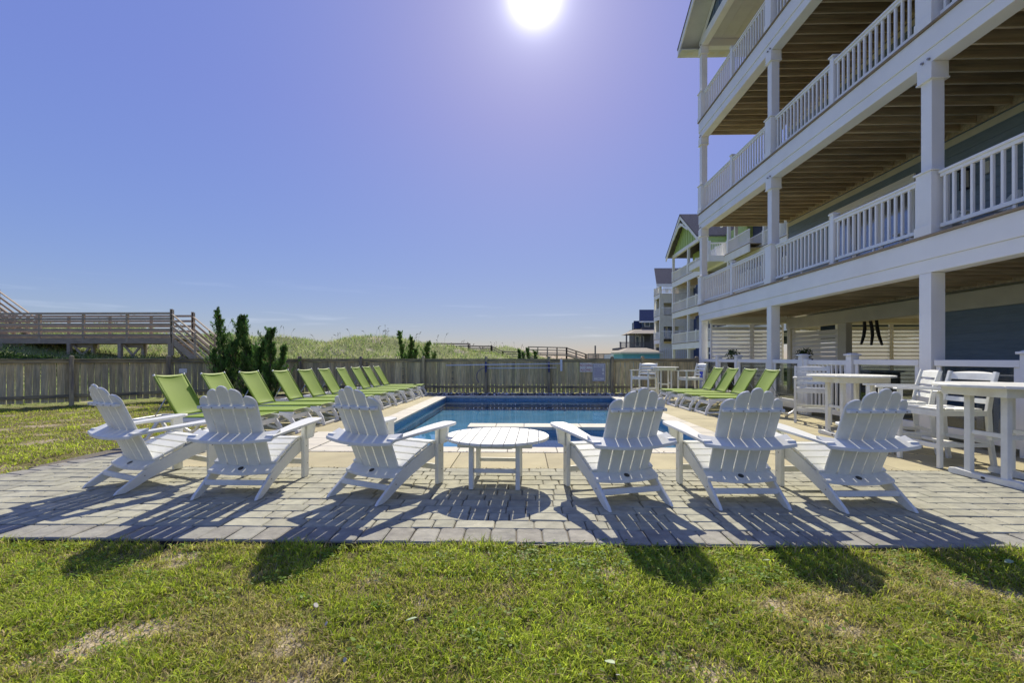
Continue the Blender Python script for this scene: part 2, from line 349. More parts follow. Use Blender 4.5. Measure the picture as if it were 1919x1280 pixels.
for j in range(len(ys)-1):
    cy = (ys[j]+ys[j+1])/2
    for i in range(nx-1):
        cx = (xs[i]+xs[i+1])/2
        if POOL[0] < cx < POOL[1] and POOL[2] < cy < POOL[3]: continue
        a = j*nx+i; F.append((a, a+1, a+nx+1, a+nx))
x, y = V[:, 0], V[:, 1]
out_ = (y > fence_y(x)) | (y > 16)
nz = np.array([fractal(p, q, .6) for p, q in zip(x, y)])
c_lawn = np.where((nz > .25)[:, None], np.array([[.36, .29, .16]]), np.array([[.085, .08, .03]]))
ca_, cb_ = colr_lawn(x, y, 0); bare_ = ((cb_ + .35*ca_) < -.40)
c_lawn = np.where(bare_[:, None], np.array([[.42, .35, .23]])*(1+.2*nz[:, None]), np.array([[.16, .14, .055]]))
c_dune = np.array([[.22, .25, .09]]) * (1 + .25*nz[:, None]); c_dune = np.where((nz > .45)[:, None], np.array([[.42, .37, .26]]), c_dune)
C = np.where(out_[:, None], c_dune, c_lawn)
g = struct(leaves('ground', V, F, C, 'soil')); g['label'] = 'lawn and sandy dune ground'
for p in g.data.polygons: p.use_smooth = True

def scatter(n, x0, x1, y0, y1, keep):
    x = rng.uniform(x0, x1, n); y = rng.uniform(y0, y1, n); k = keep(x, y); return x[k], y[k]
def patio_left(y):
    return np.interp(y, [2.9, 4.0, 4.6, 5.33, 5.75, 6.2, 6.6], [-5.35, -5.25, -5.13, -4.97, -4.84, -4.75, -4.7])
def lawn_grass(name, x, y, hs, ws, label):
    a, b = colr_lawn(x, y, 0)
    cl = b + .35*a                                   # density field
    fine = np.array([fractal(p + 11, q - 5, 7.0, 3) for p, q in zip(x, y)])
    keep = ((cl > -.52 + rng.uniform(-.12, .2, len(x))) & (fine > -.30 + rng.uniform(-.1, .1, len(x)))) | (rng.uniform(0, 1, len(x)) < .22); x, y, a, b, cl = x[keep], y[keep], a[keep], b[keep], cl[keep]
    n = len(x); k = np.clip(.68 + .9*a + .5*b + rng.normal(0, .26, n), 0, 1)[:, None]
    straw = np.array([.56, .49, .21]); olive = np.array([.46, .49, .07]); green = np.array([.33, .45, .035]); lime = np.array([.50, .60, .07])
    c = np.where(k < .33, straw + (olive-straw)*(k/.33), np.where(k < .75, olive + (green-olive)*((k-.33)/.42), green + (lime-green)*((k-.75)/.25)))
    c *= rng.uniform(.5, 1.4, (n, 1)); dead = rng.uniform(0, 1, n) < .2; c[dead] = np.array([.50, .41, .22])*rng.uniform(.5, 1.15, (dead.sum(), 1))
    h = hs*rng.uniform(.45, 1.25, n)*(.75 + .5*np.clip(cl+.3, 0, 1)); wd = ws*rng.uniform(.6, 1.4, n)
    lean = h*rng.uniform(.2, 1.5, n)
    V, F, C = blades(np.stack([x, y, gz(x, y)-.004], 1), h, wd, lean, c, tipc=1.25)
    o = leaves(name, V, F, C, 'blade', kind='stuff'); o['label'] = label; return o
# denser towards the camera: rejection by distance
def front(x, y): return (np.abs(x+.03) < y*1.2+.35) & (rng.uniform(0, 1, len(x)) < np.clip(2.2/np.maximum(y, .5), 0, 1)**1.5) & (y < 2.93 + .015*np.sin(x*9))
x, y = scatter(250000, -3.9, 3.9, 1.3, 2.93, front)
lawn_grass('grass', x, y, .046, .0052, 'patchy green and straw lawn grass in front of the pavers')
x, y = scatter(9000, -3.8, 3.8, 2.84, 2.940, lambda x, y: rng.uniform(0, 1, len(x)) < .8)
lawn_grass('grass', x, y, .072, .006, 'taller grass fringe along the paver edge')
def left(x, y): return (x < np.where(y < 6.2, patio_left(y), -5.35) - .02) & (y < fence_y(x) - .12) & (x/y > -1.25) & (rng.uniform(0, 1, len(x)) < np.clip(5.5/y, 0, 1)**1.3)
x, y = scatter(170000, -14, -4.7, 3.9, 15, left)
lawn_grass('grass', x, y, .05, .011, 'short sunlit lawn beside the patio and fence')
# dune grass
def dn(x, y): return (y > fence_y(x) + .5) & (x/y > -1.3) & (x < 6.5 + (y-16)*.1)
x, y = scatter(120000, -48, 8, 9, 33, lambda x, y: dn(x, y) & (rng.uniform(0, 1, len(x)) < np.clip(19/y, 0, 1)))
def dune_grass(x, y, h0, w0, name='dune_grass', lab='long pale green dune grass'):
    n = len(x); a, b = colr_lawn(x*.4, y*.4, 0); bare = (a + b*.7 > .38) & (rng.uniform(0, 1, n) < .75); x, y, a, b = x[~bare], y[~bare], a[~bare], b[~bare]; n = len(x)
    k = np.clip(.55 + .8*b + .3*a + rng.normal(0, .25, n), 0, 1)[:, None]
    c = np.array([.42, .46, .20])*(1-k) + np.array([.21, .33, .07])*k
    c *= rng.uniform(.7, 1.25, (n, 1)); d = rng.uniform(0, 1, n) < .12; c[d] = np.array([.42, .38, .24])
    h = h0*rng.uniform(.35, 1.1, n); V, F, C = blades(np.stack([x, y, gz(x, y)-.03], 1), h, w0*rng.uniform(.6, 1.4, n), h*rng.uniform(.5, 1.5, n), c, tipc=1.2)
    o = leaves(name, V, F, C, 'blade', kind='stuff'); o['label'] = lab; return o
dune_grass(x, y, .36, .030)
x, y = scatter(30000, -40, 12, 33, 100, lambda x, y: (x/y > -1.2) & (x < 6.5 + (y-16)*.1)); dune_grass(x, y, .5, .06, lab='far dune grass behind the ridge')
# low dark shrubs on the near dune
V0 = []; F0 = []; C0 = []
def shrub(cx, cy, r, h, n, c):
    q = rng.normal(0, 1, (n, 3)); q /= np.linalg.norm(q, axis=1)[:, None]; q *= rng.uniform(.6, 1.05, (n, 1)); q[:, 2] = np.abs(q[:, 2])
    p = q*[r, r, h] + [cx, cy, float(gz(cx, cy))-.1]; s = .07*rng.uniform(.6, 1.4, (n, 1)); u = rng.normal(0, 1, (n, 3))*s; v = rng.normal(0, 1, (n, 3))*s
    k = sum(len(a) for a in V0); V0.append(np.stack([p, p+u, p+v], 1).reshape(-1, 3)); F0.append(np.arange(n*3).reshape(-1, 3)+k)
    C0.append(np.repeat(np.array(c)[None]*rng.uniform(.6, 1.3, (n, 1)), 3, 0))
for _ in range(26):
    X = rng.uniform(-27, -18.5); Y = rng.uniform(18.2, 21.0); shrub(X, Y, rng.uniform(.5, 1.1), rng.uniform(.3, .55), 900, (.055, .11, .025))
for X, Y, r in ((-13.6, 24, .7), (-14.3, 25, .5), (-18.5, 26, .9)): shrub(X, Y, r, .45, 700, (.06, .115, .03))
o = leaves('dune_scrub', np.vstack(V0), np.vstack(F0), np.vstack(C0), 'leaf', kind='stuff'); o['label'] = 'dark low scrub growing on the dune under the boardwalk'
# sea oats on the ridges
n = 130; x = rng.uniform(-27, 1.5, n); y = rng.uniform(28.5, 31, n); far = rng.uniform(0, 1, n) < .3; x[far] = rng.uniform(-4.5, 5, far.sum()); y[far] = rng.uniform(58, 66, far.sum())
clump = np.array([fractal(p, 3, .5) for p in x]); k = clump > -.25; x, y = x[k], y[k]; mb = MB()
for X, Y in zip(x, y):
    z = float(gz(X, Y)); h = random.uniform(.4, .95); dx = random.uniform(-.25, .25); s = .013 if Y < 40 else .022
    mb.tube([(X, Y, z), (X+dx*.3, Y, z+h*.6), (X+dx, Y, z+h)], s*.35, 3)
    mb.tube([(X+dx*.75, Y, z+h*.8), (X+dx*1.05, Y, z+h*.95), (X+dx*1.6, Y, z+h)], [s*.6, s*1.5, s*.4], 3)
MT['oat'] = mat('sea_oat', (.28, .25, .16), .8, .2)
o = stuff(P('sea_oats', mb, 'oat')); o['label'] = 'thin sea oat stalks along the dune ridges'

# ------------------------------------------------------------------ paver patio
patio = struct(P('paver_patio', MB().prism([(6.6, 2.94)] + [(6.6, 4.895), (-3.9, 4.895), (-3.9, 6.2)] + [(float(patio_left(v)), v) for v in np.linspace(6.2, 2.94, 18)], xyz, -.06, -.016), 'jsand'))
def paver_mesh(wd, dp, m, seed):
    r = random.Random(seed); ch = min(wd, dp)*.085; pts = []
    for sx, sy in ((1, -1), (1, 1), (-1, 1), (-1, -1)):
        jx, jy = r.uniform(-.003, .002), r.uniform(-.003, .002); cx, cy = sx*(wd/2+jx-.001), sy*(dp/2+jy-.001)
        a, b = (cx, cy - sy*ch*r.uniform(.6, 1.2)), (cx - sx*ch*r.uniform(.6, 1.2), cy)
        pts += [a, b] if sx*sy > 0 else [b, a]
    pts.sort(key=lambda p: math.atan2(p[1]/dp, p[0]/wd))
    mb = MB(); k = len(pts)
    rings = [[(px*(1-.007/wd*2), py*(1-.007/dp*2), .0) for px, py in pts], [(px, py, -.006) for px, py in pts], [(px, py, -.04) for px, py in pts]]
    for ring in rings: mb.v += ring
    mb.f.append(tuple(range(k)))
    for q in (0, k): mb.f += [(q+i, q+(i+1) % k, q+k+(i+1) % k, q+k+i) for i in range(k)]
    me = mb.mesh('paver', m); return me
PW = [.145, .205, .27]; PV = {(w_, m): [paver_mesh(w_, .155, m, int(w_*1e4)+s) for s in range(4)] for w_ in PW for m in ('paver',)}
PB = [paver_mesh(.165, .235, 'border', 90+s) for s in range(5)]
lay = []
yy = 3.175
row = 0
while yy < 4.86:
    X = float(patio_left(yy)) + .16 + random.uniform(0, .08)
    while X < 6.5:
        w_ = random.choice(PW); lay.append((X + w_/2, yy + .079, 0, random.choice(PV[(w_, 'paver')]), w_)); X += w_ + .004
    yy += .1585; row += 1
yy = 4.905
while yy < 6.05:
    X = float(patio_left(yy)) + .16
    while X < -4.0:
        w_ = random.choice(PW); lay.append((X + w_/2, yy + .079, 0, random.choice(PV[(w_, 'paver')]), w_)); X += w_ + .004
    yy += .1585
X = -5.3
while X < 6.6: lay.append((X + .084, 3.052, 0, random.choice(PB), .165)); X += .1695
t = 3.2
while t < 6.2:
    e = float(patio_left(t)); a = math.atan2(float(patio_left(t+.1)) - e, .1); lay.append((e + .07, t + .08, R(90) - a, random.choice(PB), .165)); t += .17
def pxd(a): return a[1] if abs(a[0]) < a[1]*1.13 + .1 else 99
lay.sort(key=pxd)
for k, (X, Y, a, me, w_) in enumerate(lay[:300]):
    ob('paver', me, patio, (X, Y, random.uniform(-.003, .003)), (random.uniform(-.008, .008), random.uniform(-.008, .008), a + random.uniform(-.012, .012)))
for nm in ('paver', 'border'):
    bm = bmesh.new()
    for X, Y, a, me, w_ in lay[300:]:
        if me.materials[0] != MT[nm]: continue
        k = len(bm.verts); bm.from_mesh(me); bm.verts.ensure_lookup_table()
        bmesh.ops.transform(bm, matrix=Matrix.Translation((X, Y, random.uniform(-.003, .003))) @ Matrix.Rotation(a, 4, 'Z'), verts=bm.verts[k:])
    me = bpy.data.meshes.new('far_pavers'); bm.to_mesh(me); bm.free(); me.materials.append(MT[nm]); stuff(ob('paver_field' if nm == 'paver' else 'border_field', me, patio))
# dry debris in the joint between paving and coping
n = 420; dx_ = rng.uniform(-5, 5.5, n); dy_ = np.where(rng.uniform(0, 1, n) < .6, 5.738, 4.90) + rng.normal(0, .012, n); p = np.stack([dx_, dy_, rng.uniform(.002, .010, n)], 1)
u = rng.normal(0, .008, (n, 3)); v = rng.normal(0, .008, (n, 3)); o = leaves('dry_debris', np.stack([p, p+u, p+v], 1).reshape(-1, 3), np.arange(3*n).reshape(-1, 3), np.repeat(np.array([[.20, .14, .07]])*rng.uniform(.4, 1.4, (n, 1)), 3, 0), 'stone', None, 'stuff'); o['label'] = 'dry debris caught in the deck joints'
# broad-leaved weeds in the lawn by the paver edge
V0 = []; C0 = []
for k in range(150):
    if k < 90: X = rng.uniform(.0, 1.6) if k % 2 else rng.uniform(-3.2, 3.4); Y = rng.uniform(2.45, 2.90)
    else: X = rng.uniform(-3, 3); Y = rng.uniform(1.75, 2.9)
    m = 34; r_ = rng.uniform(.03, .09); q = np.stack([X + rng.normal(0, r_, m), Y + rng.normal(0, r_*.7, m), np.full(m, float(gz(X, Y))) + rng.uniform(.008, .045, m)], 1)
    a = rng.uniform(0, 6.28, m); s = rng.uniform(.006, .013, m)
    u = np.stack([np.cos(a)*s, np.sin(a)*s, rng.normal(0, .3, m)*s], 1); v = np.stack([-np.sin(a)*s, np.cos(a)*s, rng.normal(0, .3, m)*s], 1)
    V0.append(np.stack([q-u, q-v*.7, q+u, q+v*.7], 1).reshape(-1, 3)); C0.append(np.repeat(np.array([[.22, .36, .04]])*rng.uniform(.5, 1.3, (m, 1)), 4, 0))
V0 = np.vstack(V0); o = leaves('weeds', V0, np.arange(len(V0)).reshape(-1, 4), np.vstack(C0), 'blade', None, 'stuff'); o['label'] = 'small broad-leaved weeds in the lawn'
# dark edging strip holding the pavers
P('edging', MB().box(-5.3, 6.6, 2.925, 2.931, -.07, -.012), 'black', patio)

# ------------------------------------------------------------------ pool deck slabs, coping, pool
deck = struct(P('pool_deck', MB().box(-5.3, -2.75, 4.905, 15.0, -.12, -.02).box(3.0, 13.5, 4.905, 15.0, -.12, -.02).box(-2.75, 3.0, 4.905, 5.73, -.12, -.02).box(-2.75, 3.0, 14.46, 15.0, -.12, -.02), 'jsand'))
def slab(x0, x1, y0, y1): boxp('slab', 'slab', deck, x0+.004, x1-.004, y0+.004, y1-.004, -.05, -.001, .003)
def bounds(a, b, at): return [a] + [t for t in at if a + .2 < t < b - .2] + [b]
gx = [-5.3, -3.9, -2.72, -1.75, -.77, .26, 1.3, 2.35, 3.0, 3.9, 4.9, 5.98]
for i in range(1, len(gx)-1): slab(gx[i], gx[i+1], 4.91, 5.735)
for i, (a, b) in enumerate(zip([5.745, 7.3, 9.0, 10.8, 12.6], [7.3, 9.0, 10.8, 12.6, 14.9])):
    if i == 0: slab(-3.9, -3.25, a, b)
    else: slab(-3.9, -2.68, a, b)
    slab(-5.25, -3.9, max(a, 6.2), b); slab(2.98, 4.4, a, b); slab(4.4, 5.98, a, b)
for a, b in zip([4.91, 7, 9, 11, 13], [7, 9, 11, 13, 15.5]):
    slab(5.98, 8.3, a, b); slab(8.3, 10.6, a, b); slab(10.6, 13.4, a, b)
for a, b in zip([-3.0, -1, 1, 3], [-1, 1, 3, 4.91]): slab(6.62, 10, a, b)
for a, b in zip([-2.68, 0, 1.5], [0, 1.5, 2.98]): slab(a, b, 14.47, 14.62)
cop = thing('pool_coping', 'pale stone coping laid around the rim of the swimming pool', 'coping')
def coping(x0, x1, y0, y1): boxp('coping_stone', 'coping', cop, x0+.003, x1-.003, y0+.003, y1-.003, -.045, .004, .006)
t = -2.68
while t < 2.97:
    b = min(t + .62, 2.98); coping(t, b, 5.74, 6.08); coping(t, b, 14.12, 14.46); t = b
t = 6.08
while t < 14.1:
    b = min(t + .62, 14.12); coping(-2.68, -2.32, t, b); coping(2.62, 2.98, t, b); t = b
for i, (x0, x1, y0, y1) in enumerate([(-3.22, -2.70, 5.745, 6.2), (-3.22, -2.70, 6.2, 6.72), (-3.22, -2.70, 6.72, 7.29)]): coping(x0, x1, y0, y1)
x0, x1, y0, y1 = POOL
basin = struct(P('pool_basin', MB().box(x0-.1, x1+.1, y0-.1, y1+.1, -.60, -.36).box(x0-.1, x0, y0, y1, -.358, -.33).box(x1, x1+.1, y0, y1, -.358, -.33).box(x0-.1, x1+.1, y0-.1, y0, -.358, -.33).box(x0-.1, x1+.1, y1, y1+.1, -.358, -.33), 'plaster'))
P('tile_band', MB().box(x0-.1, x0, y0, y1, -.329, -.05).box(x1, x1+.1, y0, y1, -.35, -.05).box(x0-.1, x1+.1, y0-.1, y0, -.35, -.05).box(x0-.1, x1+.1, y1, y1+.1, -.35, -.05), 'tile', basin)
P('shallow_bench', MB().box(x0, x1, y0, 7.1, -.359, -.29), 'plaster', basin)
for k in range(5):
    boxp('coping_stone', 'coping', cop, -.95 + k*.48 + .003, -.95 + (k+1)*.48 - .003, 7.86, 8.30, -.045, .004, .006)
P('divider_wall', MB().box(-.9, 1.4, 7.9, 8.26, -.359, -.045), 'tile', basin)
P('skimmer_opening', MB().box(x0-.0, x0+.006, 7.75, 7.98, -.2, -.06), 'black', basin)
wat = struct(P('pool_water', MB().box(x0, x1, y0, y1, -.115, -.11), 'water'))
me = bpy.data.meshes.new('pool_water'); me.from_pydata([(x0, y0, -.11), (x1, y0, -.11), (x1, y1, -.11), (x0, y1, -.11)], [], [(0, 1, 2, 3)]); me.materials.append(MT['water']); wat.data = me
# stone bed in front of the back fence
bed = struct(P('stone_bed', MB().box(-5.3, 5.98, 14.64, 15.6, -.06, -.01), 'mulch'))
V0 = []; F0 = []; C0 = []; ico = [(0, 0, 1), (.9, 0, .3), (.25, .85, .3), (-.75, .5, .3), (-.7, -.55, .3), (.3, -.85, .3), (0, 0, -.2)]
icf = [(0, 1, 2), (0, 2, 3), (0, 3, 4), (0, 4, 5), (0, 5, 1), (6, 2, 1), (6, 3, 2), (6, 4, 3), (6, 5, 4), (6, 1, 5)]
for k in range(1500):
    s = random.uniform(.02, .055); a = random.uniform(0, 6.3); p = (random.uniform(-5.2, 5.9), random.uniform(14.66, 15.5), random.uniform(-.01, .01))
    q = np.array(ico)*[s*random.uniform(.8, 1.5), s, s*.7]; q = np.stack([q[:, 0]*math.cos(a)-q[:, 1]*math.sin(a), q[:, 0]*math.sin(a)+q[:, 1]*math.cos(a), q[:, 2]], 1) + p
    V0.append(q); F0.append(np.array(icf)+7*k); C0.append(np.repeat(np.array([[.30, .30, .31]])*random.choice([.35, .7, 1, 1, 1.5, 2.2]), 7, 0))
o = leaves('bed_stones', np.vstack(V0), np.vstack(F0), np.vstack(C0), 'stone', bed, 'stuff')
mul = struct(P('mulch_bed', MB().prism([(-9.2, 12.2), (-6.3, 12.4), (-5.5, 13.2), (-5.6, 15.3), (-7.6, 15.3), (-9.6, 13.1)], xyz, -.06, .0), 'mulch'))
# ------------------------------------------------------------------ plank fences
BRD = [MB().hexa([(-.066, -.009, .06+s*.01), (.064-s*.004, -.009, .06+s*.01), (.064-s*.004, .009, .06+s*.01), (-.066, .009, .06+s*.01), (-.0685, -.009, 1.085), (.0685, -.009, 1.085), (.0685, .009, 1.085), (-.0685, .009, 1.085)]).mesh('board', 'fence') for s in range(3)]
BRB = [MB().hexa([(-.0685, -.009, .35), (.0685, -.009, .35), (.0685, .009, .35), (-.0685, .009, .35), (-.0688, -.009, 1.085), (.0688, -.009, 1.085), (.0688, .009, 1.085), (-.0688, .009, 1.085)]).hexa([(-.058+s*.002, -.009, .05+s*.012), (.057, -.009, .05+s*.012), (.057, .009, .05+s*.012), (-.058+s*.002, .009, .05+s*.012), (-.060+s*.002, -.009, .35), (.060, -.009, .35), (.060, .009, .35), (-.060+s*.002, .009, .35)]).mesh('board', 'fence') for s in range(3)]
def fence(name, label, pts, back=False):
    t = thing(name, label, 'fence')
    for (x0, y0), (x1, y1) in zip(pts[:-1], pts[1:]):
        d = math.hypot(x1-x0, y1-y0); a = math.atan2(y1-y0, x1-x0); n = int(round(d/.1395))
        nx_, ny_ = math.sin(a), -math.cos(a)      # towards the yard
        for i in range(n):
            f = (i+.5)/n; o = ob('board', random.choice(BRB if back else BRD), t, (x0+(x1-x0)*f + nx_*random.uniform(-.002, .003), y0+(y1-y0)*f + ny_*random.uniform(-.002, .003), random.uniform(-.012, .004) - (.045 if back else 0)), (random.uniform(-.004, .004), random.uniform(-.006, .006), a + math.pi*(random.random() < .5)))
        def rail(nm, off, th, z0, z1):
            mb = MB().box(0, d, -th/2, th/2, z0, z1); P(nm, mb, 'fencer', t, .003, loc=(x0+nx_*off, y0+ny_*off, 0), rot=a)
        rail('top_rail', .030, .036, 1.035, 1.118); rail('bottom_rail', .030, .036, .17, .25); rail('cap_rail', .005, .13, 1.121, 1.146)
    for (x, y) in pts:
        P('post', MB().box(-.048, .048, -.048, .048, -.05, 1.20).hexa([(-.048, -.048, 1.20), (.048, -.048, 1.20), (.048, .048, 1.20), (-.048, .048, 1.20), (-.02, -.02, 1.225), (.02, -.02, 1.225), (.02, .02, 1.225), (-.02, .02, 1.225)]), 'fpost', t, .004, loc=(x + (.0 if back else .05), y - .065, random.uniform(-.01, .01)), rot=0 if back else R(44))
    return t
fence('plank_fence', 'weathered brown plank fence running along the left side of the lawn', [(-14.3, 8.8), (-12.80, 10.20), (-11.36, 11.55), (-9.93, 12.9), (-8.7, 14.2), (-7.49, 15.5)])
bx = [-7.49, -5.42, -3.33, -1.24, .84, 2.92, 3.92, 5.68]
bx = [(x, 15.62) for x in bx]
bf = fence('plank_fence', 'weathered grey plank fence behind the far end of the pool, holding the signs', bx, True)
# stained gate uprights seen by the loungers and by the sign
for X in (-5.22, -4.0, -2.35): P('gate_stile', MB().box(X-.03, X+.03, 15.50, 15.53, .3, 1.03), 'black' if X == -9 else 'fencer', bf)
# pool poles on hooks, hoop
t = thing('pool_brush', 'long pale telescopic pool pole with upright brush head on the back fence', 'pool brush')
P('pole', MB().tube([(-2.55, 15.40, .925), (1.22, 15.40, .985)], .016, 8), 'pipe', t, smooth=True); P('brush_head', MB().box(1.20, 1.27, 15.37, 15.43, .74, 1.12), 'pipe', t, .005)
t = thing('pool_net', 'white pool pole ending in a dark blue curved hoop on the back fence', 'pool net')
P('pole', MB().tube([(-1.18, 15.39, .83), (1.08, 15.39, .85)], .013, 8), 'pipe', t, smooth=True)
P('hoop', MB().tube([(-1.18 - .36*math.sin(a), 15.39, .86 - .30 + .30*math.cos(a)) for a in np.linspace(0, 2.3, 12)], .010, 6), 'hose', t, smooth=True)
for X in (-1.24, .84):
    h = tag(P('pole_hook', MB().box(X-.02, X+.02, 15.475, 15.50, .70, 1.04).box(X-.02, X+.02, 15.37, 15.475, .885, .905).box(X-.02, X+.02, 15.36, 15.475, .79, .81), 'hose', bevel=.003), 'dark blue hook holding the pool poles, ' + ('left of the two' if X < 0 else 'right of the two'), 'hook', 'blue hooks on the fence posts')
def text(s, x, y, z, size, m, parent, name='lettering', align='CENTER', sx=1):
    c = bpy.data.curves.new('t', 'FONT'); c.body = s; c.size = size; c.align_x = align; c.extrude = .0012
    o = bpy.data.objects.new('t', c); me = bpy.data.meshes.new_from_object(o); bpy.data.objects.remove(o); bpy.data.curves.remove(c)
    me.materials.clear(); me.materials.append(MT[m]); q = ob(name, me, parent, (x, y, z), (R(90), 0, 0)); q.scale = (sx, 1, 1); return q
t = thing('no_diving_sign', 'white sign with red letters NO DIVING ALLOWED on the back fence', 'sign')
P('panel', MB().box(1.865, 2.275, 15.572, 15.580, .705, 1.005), 'sign', t, .002)
text('NO DIVING', 2.07, 15.5705, .885, .118, 'redp', t, sx=.66); text('OR', 2.07, 15.5705, .84, .04, 'redp', t); text('ALLOWED', 2.07, 15.5705, .735, .112, 'redp', t, sx=.70)
t = thing('pool_rules_sign', 'white pool rules board with blue border and lines of print on the back fence', 'sign')
P('panel', MB().box(2.285, 2.70, 15.566, 15.576, .40, .99), 'sign', t, .002)
P('border', MB().box(2.31, 2.675, 15.563, 15.5655, .955, .967).box(2.31, 2.675, 15.563, 15.5655, .42, .432).box(2.31, 2.322, 15.563, 15.5655, .433, .954).box(2.663, 2.675, 15.563, 15.5655, .433, .954), 'bluep', t)
text('POOL RULES', 2.493, 15.5645, .885, .065, 'bluep', t, sx=.8)
mb = MB()
for k in range(10): mb.box(2.335, 2.65 - random.choice([0, 0, .05, .1]), 15.563, 15.5655, .845 - k*.036, .859 - k*.036)
stuff(P('print_lines', mb, 'bluep', t)); P('print_line', MB().box(2.44, 2.55, 15.563, 15.5655, .475, .483), 'bluep', t)
# small white junction box on the left fence
tag(P('junction_box', MB().box(-.09, .09, -.04, .04, -.06, .06), 'trim', bevel=.008, loc=(-9.55, 12.95, .80), rot=R(44)), 'small white electrical box fixed low on the left fence post', 'box')
# ------------------------------------------------------------------ adirondack chair (faces +y)
def adirondack():
    t = thing('adirondack_chair', 'x', 'chair')
    side = [(.40, .36), (.30, .372), (.18, .335), (.02, .275), (-.10, .225), (-.20, .168), (-.30, .098), (-.40, .03), (-.425, .0), (-.345, .0), (-.27, .03), (-.16, .085), (.0, .15), (.2, .215), (.40, .265)]
    for s in (-1, 1):
        P('rear_leg', MB().prism(side, yz, s*.262-.013, s*.262+.013), 'poly', t, .004)
        P('front_leg', MB().box(s*.294-.018, s*.294+.018, .325, .415, 0, .535), 'poly', t, .004)
        br = [(.335, .535), (.44, .535), (.41, .36), (.355, .36)]
        P('arm_bracket', MB().prism([(.315, .535), (.43, .535), (.40, .385), (.345, .385)], xz, .352, .384, ) if False else MB().prism([(s*.314, .535), (s*.40, .535), (s*.375, .385), (s*.314, .36)], xz, .352, .386), 'poly', t, .003)
        def armz(yv): return .548 - (.46-yv)*.062
        pl = [(.275, .44), (.29, .47), (.35, .485), (.415, .47), (.43, .43), (.425, .33), (.405, .18), (.385, .0), (.37, -.2), (.36, -.33), (.29, -.33), (.285, -.2), (.275, .0), (.262, .2), (.262, .33)]
        mb = MB().prism([(s*a, b) for a, b in pl], lambda u, v, w_: (u, v, armz(v) + w_), -.012, .012)
        P('armrest', mb, 'poly', t, .004)
        for (yv, zv) in ((.37, .45), (.36, .30), (.385, .13)): P('bolt', MB().tube([(s*.311, yv, zv), (s*.3145, yv, zv)], .006, 6), 'screw', t)
        P('bolt', MB().tube([(s*.274, -.20, .12), (s*.278, -.20, .12)], .006, 6), 'screw', t)
    # seat slats
    seat = [(.40, .372), (.31, .385), (.215, .362), (.12, .328), (.03, .292), (-.055, .255)]
    for i, (yv, zv) in enumerate(seat):
        a = [-.32, .0, .33, .37, .40, .42][i]
        mb = MB().box(-.277, .277, -.0425, .0425, -.011, .011)
        P('seat_slat', mb, 'poly', t, .003, loc=(0, yv-.03, zv+.004), rot=(a, 0, 0))
    # back: fan of five curved slats
    lean = R(24); b0 = Vector((0, -.135, .205)); dv = Vector((0, -math.sin(lean), math.cos(lean))); nv = Vector((0, math.cos(lean), math.sin(lean)))
    def bk(u, v, w_): # u across, v up the back, w out; outer slats curve forward
        p = b0 + dv*v + nv*(w_ + u*u*.62); return (u, p.y, p.z)
    tops = [.69, .762, .792, .762, .69]
    for i in range(5):
        k = i - 2; wb, wt = .0845, .0882; cb, ct = k*.0935, k*.0972
        H = tops[i]; pts = [(cb-wb/2, 0), (cb+wb/2, 0)]
        def edge(s, v): f = v/.75; return (cb + (ct-cb)*f) + s*(wb + (wt-wb)*f)/2
        vs = [.12, .3, .45, .58]
        n = 7
        if k == 0:
            r0 = H - .04; right = [(edge(1, v), v) for v in vs + [r0]]; left_ = [(edge(-1, v), v) for v in vs + [r0]]
            arc = [(edge(0, H) + math.cos(a)*wt/2, r0 + math.sin(a)*.04) for a in np.linspace(0, math.pi, n)[1:-1]]
        else:
            s = 1 if k > 0 else -1; lo = H - (.075 if abs(k) == 1 else .085)
            # quarter ellipse falling to the outside
            arcx = [(edge(-s, H-.01) + s*.014 + s*(wt-.014)*math.sin(a), lo + (H-lo)*math.cos(a)) for a in np.linspace(0, math.pi/2, n)]
            inner = [(edge(-s, v), v) for v in vs] + [(edge(-s, H-.012), H-.012)]; outer = [(edge(s, v), v) for v in vs if v < lo - .01]
            if s > 0: right, left_, arc = outer, inner, arcx[::-1]
            else: right, left_, arc = inner, outer, arcx
        poly = pts + right + list(arc) + left_[::-1]
        # add midline resolution is not needed: slat itself is nearly flat
        P('back_slat', MB().prism(poly, bk, -.010, .010), 'poly', t, .0035)
    # curved rails
    def rail(zc, dep, th, xw, bow, name, tilt=0, y0=0):
        pl = []; us = np.linspace(-xw, xw, 11)
        f = lambda u: -bow*(1-(u/xw)**2)
        pl = [(u, y0 + f(u)*0 + u*u*.62/math.cos(lean)*.9) for u in us] + [(u, y0 - dep + u*u*.42) for u in us[::-1]]
        return MB().prism(pl, lambda u, v, w_: (u, v, zc + w_ + (v-y0)*tilt), -th/2, th/2)
    yb = lambda z: -.135 - math.tan(lean)*(z-.205) - .012
    P('arm_rail', rail(.505, .125, .026, .355, .05, 'arm_rail', .36, yb(.505)), 'poly', t, .003)
    P('back_brace', rail(.75, .035, .024, .232, .03, 'brace', 0, yb(.75)), 'poly', t, .003)
    P('lower_rail', rail(.215, .115, .026, .275, .03, 'low', .40, yb(.205)+.02), 'poly', t, .003)
    P('stretcher', MB().box(-.249, .249, -.285, -.25, .085, .125), 'poly', t, .003)
    P('stretcher', MB().box(-.276, .276, .35, .375, .125, .175), 'poly', t, .003)
    a = [(.022*math.cos(q), .010*math.sin(q)) for q in np.linspace(0, 2*math.pi, 13)[:-1]]
    P('emblem', MB().prism(a, lambda u, v, w_: (u, yb(.205)-.04 + v*2.2, .2285 - .024 + v*.88 + w_), 0, .003), 'dark', t)
